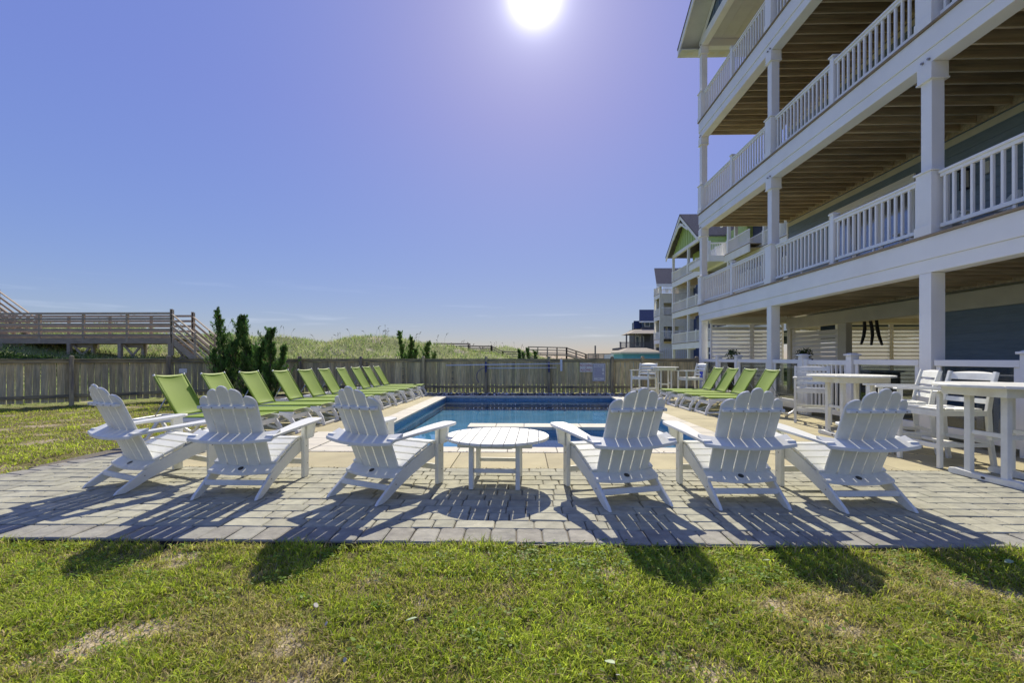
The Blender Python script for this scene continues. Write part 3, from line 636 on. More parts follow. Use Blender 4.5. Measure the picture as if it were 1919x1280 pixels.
    for k in range(-2, 3): P('bolt', MB().tube([(k*.095, yb(.75) - .036 + k*k*.009*.42, .75), (k*.095, yb(.75) - .0395 + k*k*.009*.42, .75)], .005, 6), 'screw', t)
    return t
adk = adirondack()
CH = [(-3.48, 4.33, -25, 'white slatted adirondack chair at the left end of the row, seen most from its side'),
      (-2.42, 4.15, 0, 'second white adirondack chair from the left, backed by the nearest left green loungers'),
      (-1.20, 4.10, -25.5, 'white adirondack chair just left of the low round table, turned toward it'),
      (.78, 3.99, 16.5, 'white adirondack chair just right of the low round table, turned toward it'),
      (1.74, 4.0, 1.5, 'white adirondack chair second from the right end of the row, square to the pool'),
      (2.63, 3.95, 3, 'white adirondack chair at the right end of the row nearest the bar tables')]
for i, (x, y, a, lab) in enumerate(CH):
    o = adk if i == 0 else copy_tree(adk)
    o.location = (x, y, .003); o.rotation_euler = (0, 0, R(a)); o['label'] = lab; o['group'] = 'white adirondack chairs facing the pool'
# ------------------------------------------------------------------ low round table
t = thing('round_table', 'low round white slatted table between the two middle adirondack chairs', 'table', (-.245, 4.36, .003), R(-2))
rr = .482; nsl = 10; sw = 2*rr/nsl
for i in range(nsl):
    a, b = -rr + i*sw + .0022, -rr + (i+1)*sw - .0022
    us = np.linspace(a, b, 5); up = [(u, math.sqrt(max(rr*rr-u*u, .0009))) for u in us]; dn_ = [(u, -v) for u, v in up]
    P('top_slat', MB().prism(dn_ + up[::-1], xyz, .412, .436), 'poly', t, .003)
P('apron', MB().box(-.33, .33, -.25, -.225, .36, .411).box(-.33, .33, .225, .25, .36, .411), 'poly', t, .003)
P('batten', MB().prism([(-.43, .411), (-.40, .385), (.40, .385), (.43, .411)], xz, -.02, .02).prism([(-.2, .384), (-.15, .362), (.15, .362), (.2, .384)], xz, -.30, -.275), 'poly', t, .002)
for sx in (-1, 1):
    for sy in (-1, 1): P('leg', MB().box(sx*.205-.02, sx*.205+.02, sy*.235-.04, sy*.235+.04, 0, .41), 'poly', t, .004)
for sy in (-1, 1): P('stretcher', MB().box(-.184, .184, sy*.235-.012, sy*.235+.012, .14, .175), 'poly', t, .003)
# ------------------------------------------------------------------ sling chaise (foot end +y)
def chaise():
    t = thing('pool_lounger', 'x', 'lounger')
    for s in (-1, 1):
        P('side_rail', MB().ribbon([(.84, .285), (.6, .305), (-.25, .305), (-.95, .285)], .06, yz, s*.30-.018, s*.30+.018), 'resin', t, .006)
        P('leg', MB().ribbon([(.70, .29), (.78, .24), (.86, .13), (.90, .0)], [.07, .065, .055, .05], yz, s*.30-.02, s*.30+.02), 'resin', t, .005)
        P('leg', MB().ribbon([(-.52, .28), (-.60, .15), (-.66, .045), (-.74, .02), (-.84, .08), (-.92, .20), (-.94, .28)], .042, yz, s*.30-.02, s*.30+.02), 'resin', t, .005)
        P('leg_brace', MB().ribbon([(.30, .285), (.46, .12), (.66, .05), (.88, .04)], .03, yz, s*.30-.013, s*.30+.013), 'resin', t, .003)
        P('back_tube', MB().tube([(s*.285, -.25, .335), (s*.288, -.585, .915)], .012, 8), 'sling', t, smooth=True)
        P('support_strut', MB().tube([(s*.27, -.42, .62), (s*.27, -.60, .315)], .008, 6), 'metal', t, smooth=True)
    P('foot_bar', MB().box(-.28, .28, .76, .80, .20, .275), 'resin', t, .005)
    P('ground_bar', MB().box(-.28, .28, .885, .915, .0, .045), 'resin', t, .005)
    P('cross_bar', MB().box(-.28, .28, .2, .24, .27, .30).box(-.28, .28, -.95, -.91, .25, .31), 'resin', t, .004)
    P('cross_bar', MB().box(-.28, .28, -.76, -.72, .0, .035), 'resin', t, .004)
    # slings: sagging grid, thin solid
    def sheet(p0, p1, sag, nm):
        p0, p1 = Vector(p0), Vector(p1); mb = MB(); nu, nv = 9, 15; d = (p1-p0); nn = Vector((0, d.z, -d.y)).normalized() if d.z else Vector((0, 0, -1))
        if nn.z > 0: nn = -nn
        for layer in (0, 1):
            for j in range(nv):
                f = j/(nv-1); c = p0 + d*f
                for i in range(nu):
                    u = -1 + 2*i/(nu-1); e = .15 + .85*(1-abs(2*f-1)**6); q = c + nn*(sag*(1-u*u)*e + .004*layer)
                    endc = (1-u*u)*.018*(1 if f == 0 else -1 if f == 1 else 0); q = q + d.normalized()*endc
                    mb.v.append((u*.296, q.y, q.z))
        o_ = nu*nv
        for j in range(nv-1):
            for i in range(nu-1):
                a = j*nu+i; mb.f.append((a, a+1, a+nu+1, a+nu)); mb.f.append((a+o_, a+nu+o_, a+nu+1+o_, a+1+o_))
        for i in range(nu-1): mb.f.append((i, i+o_, i+1+o_, i+1)); a = (nv-1)*nu+i; mb.f.append((a, a+1, a+1+o_, a+o_))
        for j in range(nv-1): a = j*nu; mb.f.append((a, a+nu, a+nu+o_, a+o_)); a += nu-1; mb.f.append((a, a+o_, a+nu+o_, a+nu))
        return P(nm, mb, 'sling', t, smooth=True)
    sheet((0, -.25, .345), (0, .84, .355), .018, 'seat_sling'); sheet((0, -.25, .345), (0, -.585, .925), .022, 'back_sling')
    for s in (-1, 1): P('sling_edge', MB().ribbon([(-.25, .336), (.84, .346)], .030, yz, s*.298-.008, s*.298+.008), 'sling', t)
    P('head_bar', MB().tube([(-.285, -.578, .905), (-.15, -.576, .89), (0, -.574, .885), (.15, -.576, .89), (.285, -.578, .905)], .008, 6), 'sling', t, smooth=True)
    for s in (-1, 1): P('end_cap', MB().tube([(s*.288, -.575, .90), (s*.288, -.588, .925)], .015, 8), 'resin', t, smooth=True)
    return t
ch0 = chaise(); first = True
LT = [-5.07, -4.96, -4.91, -4.79, -4.69, -4.64, -4.58, -4.51, -4.50, -4.49]
ordn = ['nearest', 'second nearest', 'third nearest', 'fourth nearest', 'fifth', 'sixth', 'seventh', 'third from the far end', 'second from the far end', 'farthest']
for i, X in enumerate(LT):
    o = ch0 if first else copy_tree(ch0); first = False
    o.location = (X + .585, 6.58 + .845*i + random.uniform(-.03, .03), .003); o.rotation_euler = (0, 0, R(-90 + random.uniform(-2, 2)))
    o['label'] = f'green sling lounger on the left side of the pool, {ordn[i]}' + ('' if i in (0, 1, 2, 3, 9) or 'far end' in ordn[i] else ' from the near end'); o['group'] = 'green loungers left of the pool'
RT = [(5.18, 9.9), (5.12, 10.7), (5.08, 11.5), (5.02, 12.2)]
for i, (X, Y) in enumerate(RT):
    o = copy_tree(ch0); o.location = (X - .585, Y, .003); o.rotation_euler = (0, 0, R(90 + random.uniform(-1, 1)))
    o['label'] = 'green sling lounger on the right side of the pool, ' + ['nearest', 'second nearest', 'third from the near end', 'farthest'][i]; o['group'] = 'green loungers right of the pool'
# ------------------------------------------------------------------ counter-height chair (faces +y)
def barchair():
    t = thing('bar_chair', 'x', 'chair')
    for s in (-1, 1):
        P('front_leg', MB().box(s*.262-.021, s*.262+.021, .235, .277, 0, .79), 'poly', t, .004)
        P('rear_leg', MB().ribbon([(-.30, 0), (-.255, .30), (-.235, .60), (-.265, .80), (-.32, 1.005)], [.045, .045, .05, .045, .04], yz, s*.262-.019, s*.262+.019), 'poly', t, .004)
        P('armrest', MB().prism([(s*.232, .31), (s*.30, .31), (s*.30, -.1), (s*.285, -.27), (s*.235, -.27), (s*.232, 0)], lambda u, v, w_: (u, v, w_ - (v < 0)*0), .79, .812), 'poly', t, .004)
        P('stretcher', MB().box(s*.262-.012, s*.262+.012, -.245, .235, .22, .262), 'poly', t, .003)
        P('side_rail', MB().box(s*.262-.013, s*.262+.013, -.22, .235, .545, .60), 'poly', t, .003)
    for i in range(5):
        y = .225 - i*.095; z = [.604, .598, .594, .596, .60][i]; P('seat_slat', MB().box(-.24, .24, y-.043, y+.043, z, z+.02), 'poly', t, .003)
    P('apron', MB().box(-.24, .24, .243, .268, .535, .60), 'poly', t, .003)
    P('footrest', MB().box(-.24, .24, .24, .268, .20, .25), 'poly', t, .003)
    P('stretcher', MB().box(-.242, .242, -.268, -.245, .25, .29), 'poly', t, .003)
    P('stretcher', MB().box(-.25, .25, -.03, .03, .225, .255), 'poly', t, .003)
    for z0, z1, arch in ((.915, .99, .016), (.83, .888, 0), (.748, .804, 0), (.67, .722, 0)):
        f = lambda z: -.235 - (z-.60)*.225
        top = [(u, z1 + arch*(1-(u/.243)**2)) for u in np.linspace(.243, -.243, 7)]
        P('back_slat', MB().prism([(-.243, z0), (.243, z0)] + top, lambda u, v, w_: (u, f(v)+w_ - .03*(1-(u/.243)**2), v), -.011, .011), 'poly', t, .003)
    return t
bc = barchair()
BC = [(5.22, 8.62, 150, 'white counter chair behind the farther bar table, back against the fence gate'),
      (4.74, 6.05, 68, 'white ladder-back counter chair between the two nearer bar tables'),
      (4.60, 5.27, 90, 'white ladder-back counter chair pulled up behind the nearest bar table'),
      (3.55, 13.95, 140, 'white counter chair nearest the pool rules sign by the back fence'),
      (4.72, 13.35, 97, 'white counter chair holding a blue towel beside the house column')]
for i, (x, y, a, lab) in enumerate(BC):
    o = bc if i == 0 else copy_tree(bc); o.location = (x, y, .003); o.rotation_euler = (0, 0, R(a)); o['label'] = lab; o['group'] = 'white counter-height chairs'
# ------------------------------------------------------------------ bar tables
def bartable(r_):
    t = thing('bar_table', 'x', 'table'); n = 9; sw = 2*r_/n
    # trestles: each a foot with rounded ends and two posts
    for i in range(n):
        a, b = -r_+i*sw+.0025, -r_+(i+1)*sw-.0025
        us = np.linspace(a, b, 5); up = [(u, math.sqrt(max(r_*r_-u*u, .004))) for u in us]
        P('top_slat', MB().prism([(u, -v) for u, v in up] + up[::-1], xyz, .882, .906), 'poly', t, .003)
    P('apron', MB().box(-.34, .34, -.30, -.275, .80, .881).box(-.34, .34, .275, .30, .80, .881), 'poly', t, .003)
    P('apron', MB().box(-.36, -.335, -.30, .30, .80, .881).box(.335, .36, -.30, .30, .80, .881), 'poly', t, .003)
    for s in (-1, 1):
        X = s*.21
        P('foot', MB().prism([(-.33, 0), (.33, 0), (.345, .03), (.33, .055), (.28, .065), (.05, .05), (-.05, .05), (-.28, .065), (-.33, .055), (-.345, .03)], yz, X-.04, X+.04), 'poly', t, .004)
        for q in (-1, 1): P('post', MB().box(X-.025, X+.025, q*.165-.03, q*.165+.03, .05, .80), 'poly', t, .004)
        P('stretcher', MB().box(X-.012, X+.012, -.134, .134, .42, .46), 'poly', t, .003)
    P('stretcher', MB().box(-.184, .184, -.02, .02, .38, .42), 'poly', t, .003)
    a = [(.02*math.cos(q), .011*math.sin(q)) for q in np.linspace(0, 2*math.pi, 13)[:-1]]
    P('emblem', MB().prism(a, yz, -.2535, -.2505, ), 'dark', t, loc=(0, 0, .028))
    return t
bt = bartable(.54)
for i, (x, y, a, lab) in enumerate([(4.55, 4.52, 4, 'nearest white bar-height round table at the right edge of the patio'), (4.78, 7.0, 0, 'white bar-height round table standing before the glass fence gate')]):
    o = bt if i == 0 else copy_tree(bt); o.location = (x, y, .003); o.rotation_euler = (0, 0, R(a)); o['label'] = lab; o['group'] = 'white bar tables'
b3 = copy_tree(bt); b3.location = (4.1, 13.75, .003); b3.scale = (.72, .72, 1); b3['label'] = 'smaller white bar table between two counter chairs by the back fence'; b3['group'] = 'white bar tables'
# towel on the far chair
o = P('beach_towel', MB().box(-.012, .012, -.1, .1, -.28, .0).box(-.05, -.012, -.1, .1, -.012, .0), 'towel', loc=(4.985, 13.3, .80), bevel=.004); tag(o, 'blue towel hung behind the slats of the far counter chair', 'towel')
# ------------------------------------------------------------------ near beach house
H = thing('beach_house', 'tall teal beach house with white porches and columns right of the pool', 'house', (0, 0, 0))
FX = 5.72; YE = 15.5; YN = 1.5; WX = 8.3
DECK = [2.90, 5.86, 8.87]; BOT = [2.37, 5.34, 8.31]; ROOFB = 11.25
POSTS = [15.3, 11.03, 6.76, 2.49]
def hp(nm, m, *b, bevel=.004, parent=None): return boxp(nm, m, parent or H, *b, bevel)
for li, (zt, zb) in enumerate(zip(DECK, BOT)):
    zs = zb + (zt-zb)*.36
    hp('fascia', 'trim', FX, FX+.045, YN, YE, zs, zt-.035); hp('fascia', 'trim', FX+.018, FX+.25, YN, YE, zb, zs-.003)
    hp('fascia', 'trim', FX+.046, WX, YE-.045, YE, zt-.30, zt-.035)
    hp('deck_edge', 'deckw', FX-.03, FX+.10, YN, YE+.03, zt-.031, zt)
    n = 0; X = FX+.105
    while X < WX: hp('deck_board', 'deckw', X, X+.136, YN, YE+.02, zt-.031, zt-.001, bevel=0); X += .141
    y = YE - .13; k = 0
    while y > YN:
        me = _bx.get('joist')
        if me is None: me = _bx['joist'] = MB().box(-(WX-.075-FX-.26)/2, (WX-.075-FX-.26)/2, -.019, .019, -.19, .19).mesh('joist', 'joist')
        ob('joist', me, H, ((FX+.26+WX-.075)/2, y, zb+.29)); y -= .315
    hp('ledger', 'joist', WX-.07, WX-.03, YN, 14.9, zb+.07, zt-.035)
    # rail posts, railing
    rt = zt + .87
    stops = []
    for a, b in zip(POSTS[:-1], POSTS[1:]): stops += [a, (a+b)/2+.06]
    stops.append(POSTS[-1])
    RL = ob('railing', None, H, (0, 0, 0)) if False else None
    for si, (a, b) in enumerate(zip(stops[:-1], stops[1:])):
        ya = a - (.07 if a in POSTS else .055); yb_ = b + (.27 if b in POSTS else .055)
        rl = P('railing', MB().box(FX+.06, FX+.15, yb_, ya, rt-.035, rt).box(FX+.08, FX+.13, yb_, ya, rt-.085, rt-.036).box(FX+.08, FX+.13, yb_, ya, zt+.08, zt+.135).box(FX+.095, FX+.125, (ya+yb_)/2-.02, (ya+yb_)/2+.02, zt, zt+.079), 'trim', H, .004)
        n = int((ya-yb_)/.125); bm_ = _bx.get('bal')
        if bm_ is None: bm_ = _bx['bal'] = MB().box(-.018, .018, -.018, .018, -.325, .325).mesh('baluster', 'trim', .003)
        for i in range(n): ob('baluster', bm_, rl, (FX+.105, yb_ + (i+.5)*(ya-yb_)/n, (zt+.135+rt-.086)/2))
        if b not in POSTS:
            nw = P('newel', MB().box(FX+.055, FX+.155, b-.05, b+.05, zt, rt+.07), 'trim', H, .004); P('post_cap', MB().box(FX+.035, FX+.175, b-.07, b+.07, rt+.071, rt+.10).hexa([(FX+.05, b-.055, rt+.10), (FX+.16, b-.055, rt+.10), (FX+.16, b+.055, rt+.10), (FX+.05, b+.055, rt+.10), (FX+.09, b-.015, rt+.125), (FX+.12, b-.015, rt+.125), (FX+.12, b+.015, rt+.125), (FX+.09, b+.015, rt+.125)]), 'trim', nw, .002)
    top = BOT[li+1] if li < 2 else ROOFB
    for y in POSTS:
        c = P('column', MB().box(FX+.03, FX+.21, y, y+.18, zt, top), 'trim', H, .004)
        P('column_base', MB().box(FX-.012, FX+.252, y-.042, y+.222, zt, rt+.02), 'trim', c, .004)
        P('base_cap', MB().box(FX-.035, FX+.275, y-.065, y+.245, rt+.022, rt+.045), 'trim', c, .003)
        P('base_foot', MB().box(FX-.026, FX+.266, y-.056, y+.236, zt, zt+.14), 'trim', c, .003)
        P('capital', MB().box(FX-.002, FX+.242, y-.032, y+.212, top-.22, top-.003), 'trim', c, .004)
        P('capital_band', MB().box(FX-.012, FX+.252, y-.042, y+.222, top-.245, top-.222), 'trim', c, .003)
        for q in (.02, .13): P('bolt_head', MB().tube([(FX-.012, y+q, top+.05), (FX+.02, y+q, top+.05)], .018, 8), 'screw', c)
    # wall behind: lap siding boards
    zt2 = (BOT[li+1]+.06) if li < 2 else ROOFB
    z = zt; sid = _bx.setdefault('siding', MB().hexa([(-.022, -6.7, -.093), (.012, -6.7, -.093), (.012, 6.7, -.093), (-.022, 6.7, -.093), (-.006, -6.7, .093), (.012, -6.7, .093), (.012, 6.7, .093), (-.006, 6.7, .093)]).mesh('siding_board', 'siding'))
    while z < zt2 - .15: ob('siding_board', sid, H, (WX, 8.2, z+.093)); z += .18
    hp('frieze_board', 'cream', WX-.03, WX+.0, YN, 14.9, zt2-.14, zt2-.01); hp('corner_board', 'trim', WX-.03, WX+.03, 14.9, 14.98, zt, zt2)
# ground level columns
for y in POSTS:
    hp('column', 'trim', FX+.02, FX+.22, y, y+.2, 0, BOT[0]-.003); 
# house body behind the wall
P('wall', MB().box(WX+.013, 20, YN, 14.9, DECK[0], 13.2), 'siding', H)
P('garage_ceiling', MB().box(WX+.155, 20, YN, 15.5, 2.41, 2.5), 'ceil', H); P('wall_base', MB().box(13.45, 20, YN, 14.9, 0, DECK[0]-.002), 'cream', H)
# level-one glass doors, lantern, meter box
def door(y0, y1, z0, z1, n=2):
    f = P('glass_door', MB().box(WX-.06, WX-.02, y0-.09, y0, z0, z1+.09).box(WX-.06, WX-.02, y1, y1+.09, z0, z1+.09).box(WX-.06, WX-.02, y0, y1, z1, z1+.09), 'trim', H, .003)
    for i in range(n):
        a = y0 + (y1-y0)*i/n; b = y0 + (y1-y0)*(i+1)/n
        P('frame', MB().box(WX-.05, WX-.024, a, a+.07, z0, z1).box(WX-.05, WX-.024, b-.07, b, z0, z1).box(WX-.05, WX-.024, a+.07, b-.07, z1-.08, z1).box(WX-.05, WX-.024, a+.07, b-.07, z0, z0+.15), 'trim', f, .002)
        P('pane', MB().box(WX-.035, WX-.028, a+.07, b-.07, z0+.15, z1-.08), 'glassd', f)
door(10.2, 12.8, DECK[0]+.02, DECK[0]+2.08, 3); door(3.2, 5.0, DECK[0]+.02, DECK[0]+2.08); door(9.4, 12.6, DECK[1]+.02, DECK[1]+2.08, 3); door(9.4, 12.6, DECK[2]+.02, DECK[2]+2.08, 3)
ln = P('wall_lantern', MB().box(WX-.20, WX-.06, 8.83, 8.97, 4.62, 4.66).box(WX-.19, WX-.07, 8.84, 8.96, 4.28, 4.31), 'black', H, .004)
P('lantern_cage', MB().box(WX-.185, WX-.170, 8.845, 8.86, 4.31, 4.62).box(WX-.185, WX-.170, 8.94, 8.955, 4.31, 4.62).box(WX-.09, WX-.075, 8.845, 8.86, 4.31, 4.62).box(WX-.09, WX-.075, 8.94, 8.955, 4.31, 4.62).box(WX-.185, WX-.17, 8.86, 8.94, 4.40, 4.41).box(WX-.185, WX-.17, 8.86, 8.94, 4.48, 4.49).box(WX-.185, WX-.17, 8.86, 8.94, 4.55, 4.56), 'black', ln); P('lantern_glass', MB().box(WX-.168, WX-.092, 8.862, 8.938, 4.312, 4.618), 'cream', ln)
hp('outlet_box', 'cream', WX-.08, WX-.022, 8.5, 8.62, 4.45, 4.66)
# roof: gable facing the pool at the far end, flat porch ceiling
hp('roof_beam', 'trim', FX+.02, FX+.22, YN, YE, ROOFB, ROOFB+.26); hp('roof_beam', 'trim', FX+.221, WX, YE-.2, YE, ROOFB, ROOFB+.26)
X = FX+.23
while X < WX: hp('ceiling_board', 'ceil', X, X+.40, YN, YE-.21, ROOFB+.235, ROOFB+.255, bevel=0); X += .405
gy0, gy1, gp = 6.9, 15.5, 11.2; slope = .52
pk = ROOFB+.26 + (gy1-gp)*slope
P('gable_wall', MB().prism([(gy0, ROOFB+.262), (gy1, ROOFB+.262), (gp, pk)], yz, FX+.10, FX+.14), 'batten', H)
y = gy0+.3
while y < gy1-.1:
    h = pk - abs(y-gp)*slope; 
    if h > ROOFB+.4: hp('batten', 'batten', FX+.075, FX+.10, y-.025, y+.025, ROOFB+.263, h-.01, bevel=0)
    y += .405
for s in (-1, 1):
    ye = gp + s*(gy1-gp+.42); ze = pk - (gy1-gp+.42)*slope + .12; zp = pk + .12
    P('roof_slope', MB().prism([(gp, zp+.10), (ye, ze+.10), (ye, ze+.135), (gp, zp+.135)], yz, FX-.56, 20), 'shingle', H)
    P('rake_board', MB().prism([(gp, zp-.12), (ye, ze-.12), (ye, ze+.098), (gp, zp+.098)], yz, FX-.54, FX-.50), 'trim', H, .003)
    P('soffit', MB().prism([(gp, zp-.02), (ye, ze-.02), (ye, ze+.0), (gp, zp+.0)], yz, FX-.498, FX+.098), 'ceil', H)
    P('frieze', MB().prism([(gp, zp-.26), (gp + s*(gy1-gp), ze+.42*slope-.26), (gp + s*(gy1-gp), ze+.42*slope-.03), (gp, zp-.03)], yz, FX+.06, FX+.074), 'trim', H, .003)
P('eave', MB().box(FX-.54, 20, gy1+.02, gy1+.44, ze-.13, ze-.10), 'ceil', H); P('gutter_board', MB().box(FX-.50, 20, gy1+.40, gy1+.44, ze-.098, ze+.09), 'trim', H, .003)
for k in range(9): hp('soffit_vent', 'cream', FX-.3+k*.35, FX-.3+k*.35+.2, gy1+.15, gy1+.28, ze-.137, ze-.1305, bevel=0)
P('roof_top', MB().box(FX-.3, 20, YN, 7.0, ROOFB+.27, ROOFB+.5), 'shingle', H)
# ground-level header, panels, louvers
hp('header_beam', 'cream', WX-.03, WX+.15, YN, 15.0, 2.07, 2.40); hp('header_beam', 'cream', FX+.23, 13.4, 15.05, 15.25, 2.27, 2.55)
for y0, y1 in ((12.3, 12.62), (14.82, 15.0), (9.55, 10.05)): hp('column', 'cream', WX-.0, WX+.16, y0, y1, 0, 2.068)
z = 0
sid2 = MB().hexa([(-.022, -.93, -.078), (.012, -.93, -.078), (.012, .93, -.078), (-.022, .93, -.078), (-.006, -.93, .078), (.012, -.93, .078), (.012, .93, .078), (-.006, .93, .078)]).mesh('siding_board', 'siding')
while z < 2.0: ob('siding_board', sid2, H, (WX+.07, 8.72, z+.078)); z += .148
hp('wall_panel', 'cream', WX, WX+.12, YN, 7.95, 0, 2.068); hp('corner_board', 'trim', WX-.02, WX-.003, 7.80, 7.95, 0, 2.068)
def louver_x(x0, x1, y, z0, z1):
    f = P('louver_panel', MB().box(x0, x0+.05, y, y+.06, z0, z1).box(x1-.05, x1, y, y+.06, z0, z1).box(x0+.05, x1-.05, y, y+.06, z1-.04, z1).box(x0+.05, x1-.05, y, y+.06, z0, z0+.04), 'trim', H)
    n = int((z1-z0-.1)/.122); me = MB().hexa([(x0+.052, .055, .045), (x1-.052, .055, .045), (x1-.052, .065, .055), (x0+.052, .065, .055), (x0+.052, -.02, -.055), (x1-.052, -.02, -.055), (x1-.052, -.01, -.045), (x0+.052, -.01, -.045)])
    me.v = [(a, b, c) for a, b, c in me.v]; m = me.mesh('louver', 'trim')
    for i in range(n): ob('louver', m, f, (0, y, z0+.1+i*.122))
def louver_y(x, y0, y1, z0, z1):
    f = P('louver_panel', MB().box(x, x+.06, y0, y0+.05, z0, z1).box(x, x+.06, y1-.05, y1, z0, z1), 'trim', H)
    n = int((z1-z0-.1)/.122); m = MB().hexa([(.055, y0+.052, .045), (.055, y1-.052, .045), (.065, y1-.052, .055), (.065, y0+.052, .055), (-.02, y0+.052, -.055), (-.02, y1-.052, -.055), (-.01, y1-.052, -.045), (-.01, y0+.052, -.045)]).mesh('louver', 'trim')
    for i in range(n): ob('louver', m, f, (x, 0, z0+.1+i*.122))
louver_x(FX+.24, 7.25, 15.1, .3, 2.26); louver_x(7.27, 8.25, 15.1, .3, 2.26); louver_x(8.5, 9.4, 15.1, .3, 2.26); louver_x(9.9, 11.6, 15.1, .3, 2.26); louver_x(11.62, 13.4, 15.1, .3, 2.26)
louver_y(WX+.05, 12.65, 14.8, .2, 2.06)
P('knee_wall', MB().box(FX+.24, 13.4, 15.1, 15.16, 0, .29), 'trim', H)
# ------------------------------------------------------------------ glass fence under the porch and gate
G = thing('glass_fence', 'white post fence with glass panes along the patio under the porch', 'fence')
GXp = 5.80
def newel(y, parent, z=1.2):
    nw = P('post', MB().box(GXp-.07, GXp+.07, y-.07, y+.07, 0, z), 'trim', parent, .004)
    P('post_cap', MB().box(GXp-.095, GXp+.095, y-.095, y+.095, z+.001, z+.03).hexa([(GXp-.075, y-.075, z+.03), (GXp+.075, y-.075, z+.03), (GXp+.075, y+.075, z+.03), (GXp-.075, y+.075, z+.03), (GXp-.05, y-.05, z+.045), (GXp+.05, y-.05, z+.045), (GXp+.05, y+.05, z+.045), (GXp-.05, y+.05, z+.045)]), 'trim', nw, .003)
for y in (14.1, 12.85, 9.88, 8.43, 5.50): newel(y, G)
runs = [(15.28, 14.18), (14.02, 12.93), (12.77, 11.26), (11.0, 9.97), (8.34, 6.99), (6.73, 5.59), (5.41, 2.7)]
for a, b in runs:
    r_ = P('rail', MB().box(GXp-.045, GXp+.045, b, a, 1.045, 1.13), 'trim', G, .004); P('rail', MB().box(GXp-.04, GXp+.04, b, a, .09, .22), 'trim', G, .004)
    for q in (a-.05, b+.05): P('stile', MB().box(GXp-.028, GXp+.028, q-.035, q+.035, .221, 1.044), 'trim', G, .003)
    P('glass_pane', MB().box(GXp-.004, GXp+.004, b+.086, a-.086, .221, 1.044), 'glass', G)
gt = thing('picket_gate', 'white picket gate between capped posts behind the farther bar table', 'gate')
P('gate_post', MB().box(GXp-.05, GXp+.05, 9.68, 9.80, 0, 1.14), 'trim', gt, .004)
P('gate_rail', MB().box(GXp-.03, GXp+.03, 8.53, 9.67, 1.03, 1.12), 'trim', gt, .003); P('gate_rail', MB().box(GXp-.03, GXp+.03, 8.53, 9.67, .10, .20), 'trim', gt, .003)
for i in range(9): P('picket', MB().box(GXp-.018, GXp+.018, 8.60+i*.123-.018, 8.60+i*.123+.018, .201, 1.029), 'trim', gt, .002)
# things kept under the house
t = thing('kitchen_counter', 'dark counter standing behind the glass fence under the porch', 'counter'); P('cabinet', MB().box(7.2, 7.8, 9.9, 12.1, 0, .86), 'black', t, .01); P('worktop', MB().box(7.15, 7.85, 9.85, 12.15, .861, .90), 'metal', t, .006)
t = thing('patio_table', 'white table glimpsed behind the nearest glass pane', 'table'); P('tabletop', MB().box(6.5, 7.5, 6.6, 7.9, .70, .73), 'trim', t, .004)
for a in (6.56, 7.44):
    for b in (6.66, 7.84): P('leg', MB().box(a-.03, a+.03, b-.03, b+.03, 0, .699), 'trim', t, .003)
def strap(pts, lab): tag(P('hanging_wetsuit', MB().ribbon(pts, [.07, .065, .075, .07, .045], lambda u, v, w_: (u, w_, v), 11.97, 12.02), 'black', bevel=.01), lab, 'wetsuit', 'black wetsuits hung under the header beam')
strap([(8.54, 2.3), (8.55, 2.1), (8.56, 1.9), (8.535, 1.72), (8.47, 1.50)], 'left of three black strips hung under the header beam, curving left')
strap([(8.66, 2.3), (8.70, 2.1), (8.74, 1.9), (8.75, 1.72), (8.72, 1.48)], 'middle of three black strips hung under the header beam')
strap([(8.84, 2.3), (8.85, 2.1), (8.87, 1.9), (8.91, 1.72), (8.99, 1.48)], 'right of three black strips hung under the header beam, curving right')
tag(P('bottle_holder', MB().box(-.05, .05, -.05, .05, 0, .16).box(-.03, .03, -.03, .03, .16, .24), 'blue', bevel=.012, loc=(8.55, 11.7, .0)), 'dark blue bottle', 'bottle') if False else None
# potted plants on the counter behind the glass
V0 = []; F0 = []; C0 = []
for (X, Y, lab) in ((6.1, 13.8, 'left of two'), (7.3, 12.4, 'right of two')):
    t = thing('potted_plant', 'leafy plant in dark pot behind the glass fence, ' + lab, 'plant', (X, Y, 0), 0, 'potted plants under the porch')
    P('pot', MB().tube([(0, 0, 0), (0, 0, .95), (0, 0, 1.15)], [.14, .16, .2], 10), 'pot', t)
    n = 220; q = rng.normal(0, 1, (n, 3)); q /= np.linalg.norm(q, axis=1)[:, None]; p = q*[.2, .2, .16]*rng.uniform(.3, 1, (n, 1)) + [0, 0, 1.27]; u = rng.normal(0, .035, (n, 3)); v = rng.normal(0, .035, (n, 3))
    leaves('foliage', np.stack([p, p+u, p+v], 1).reshape(-1, 3), np.arange(n*3).reshape(-1, 3), np.repeat(np.array([[.06, .10, .03]])*rng.uniform(.5, 1.5, (n, 1)), 3, 0), 'leaf', t)
# balcony adirondack chairs on the first deck
for i, (X, Y, a, lab) in enumerate([(7.4, 7.75, 75, 'nearer'), (7.4, 8.6, 100, 'farther')]):
    o = copy_tree(adk); o.location = (X, Y, DECK[0]+.002); o.rotation_euler = (0, 0, R(a)); o['label'] = f'white adirondack chair on the first balcony behind the railing, the {lab} of two'; o['group'] = 'white chairs on the balcony'
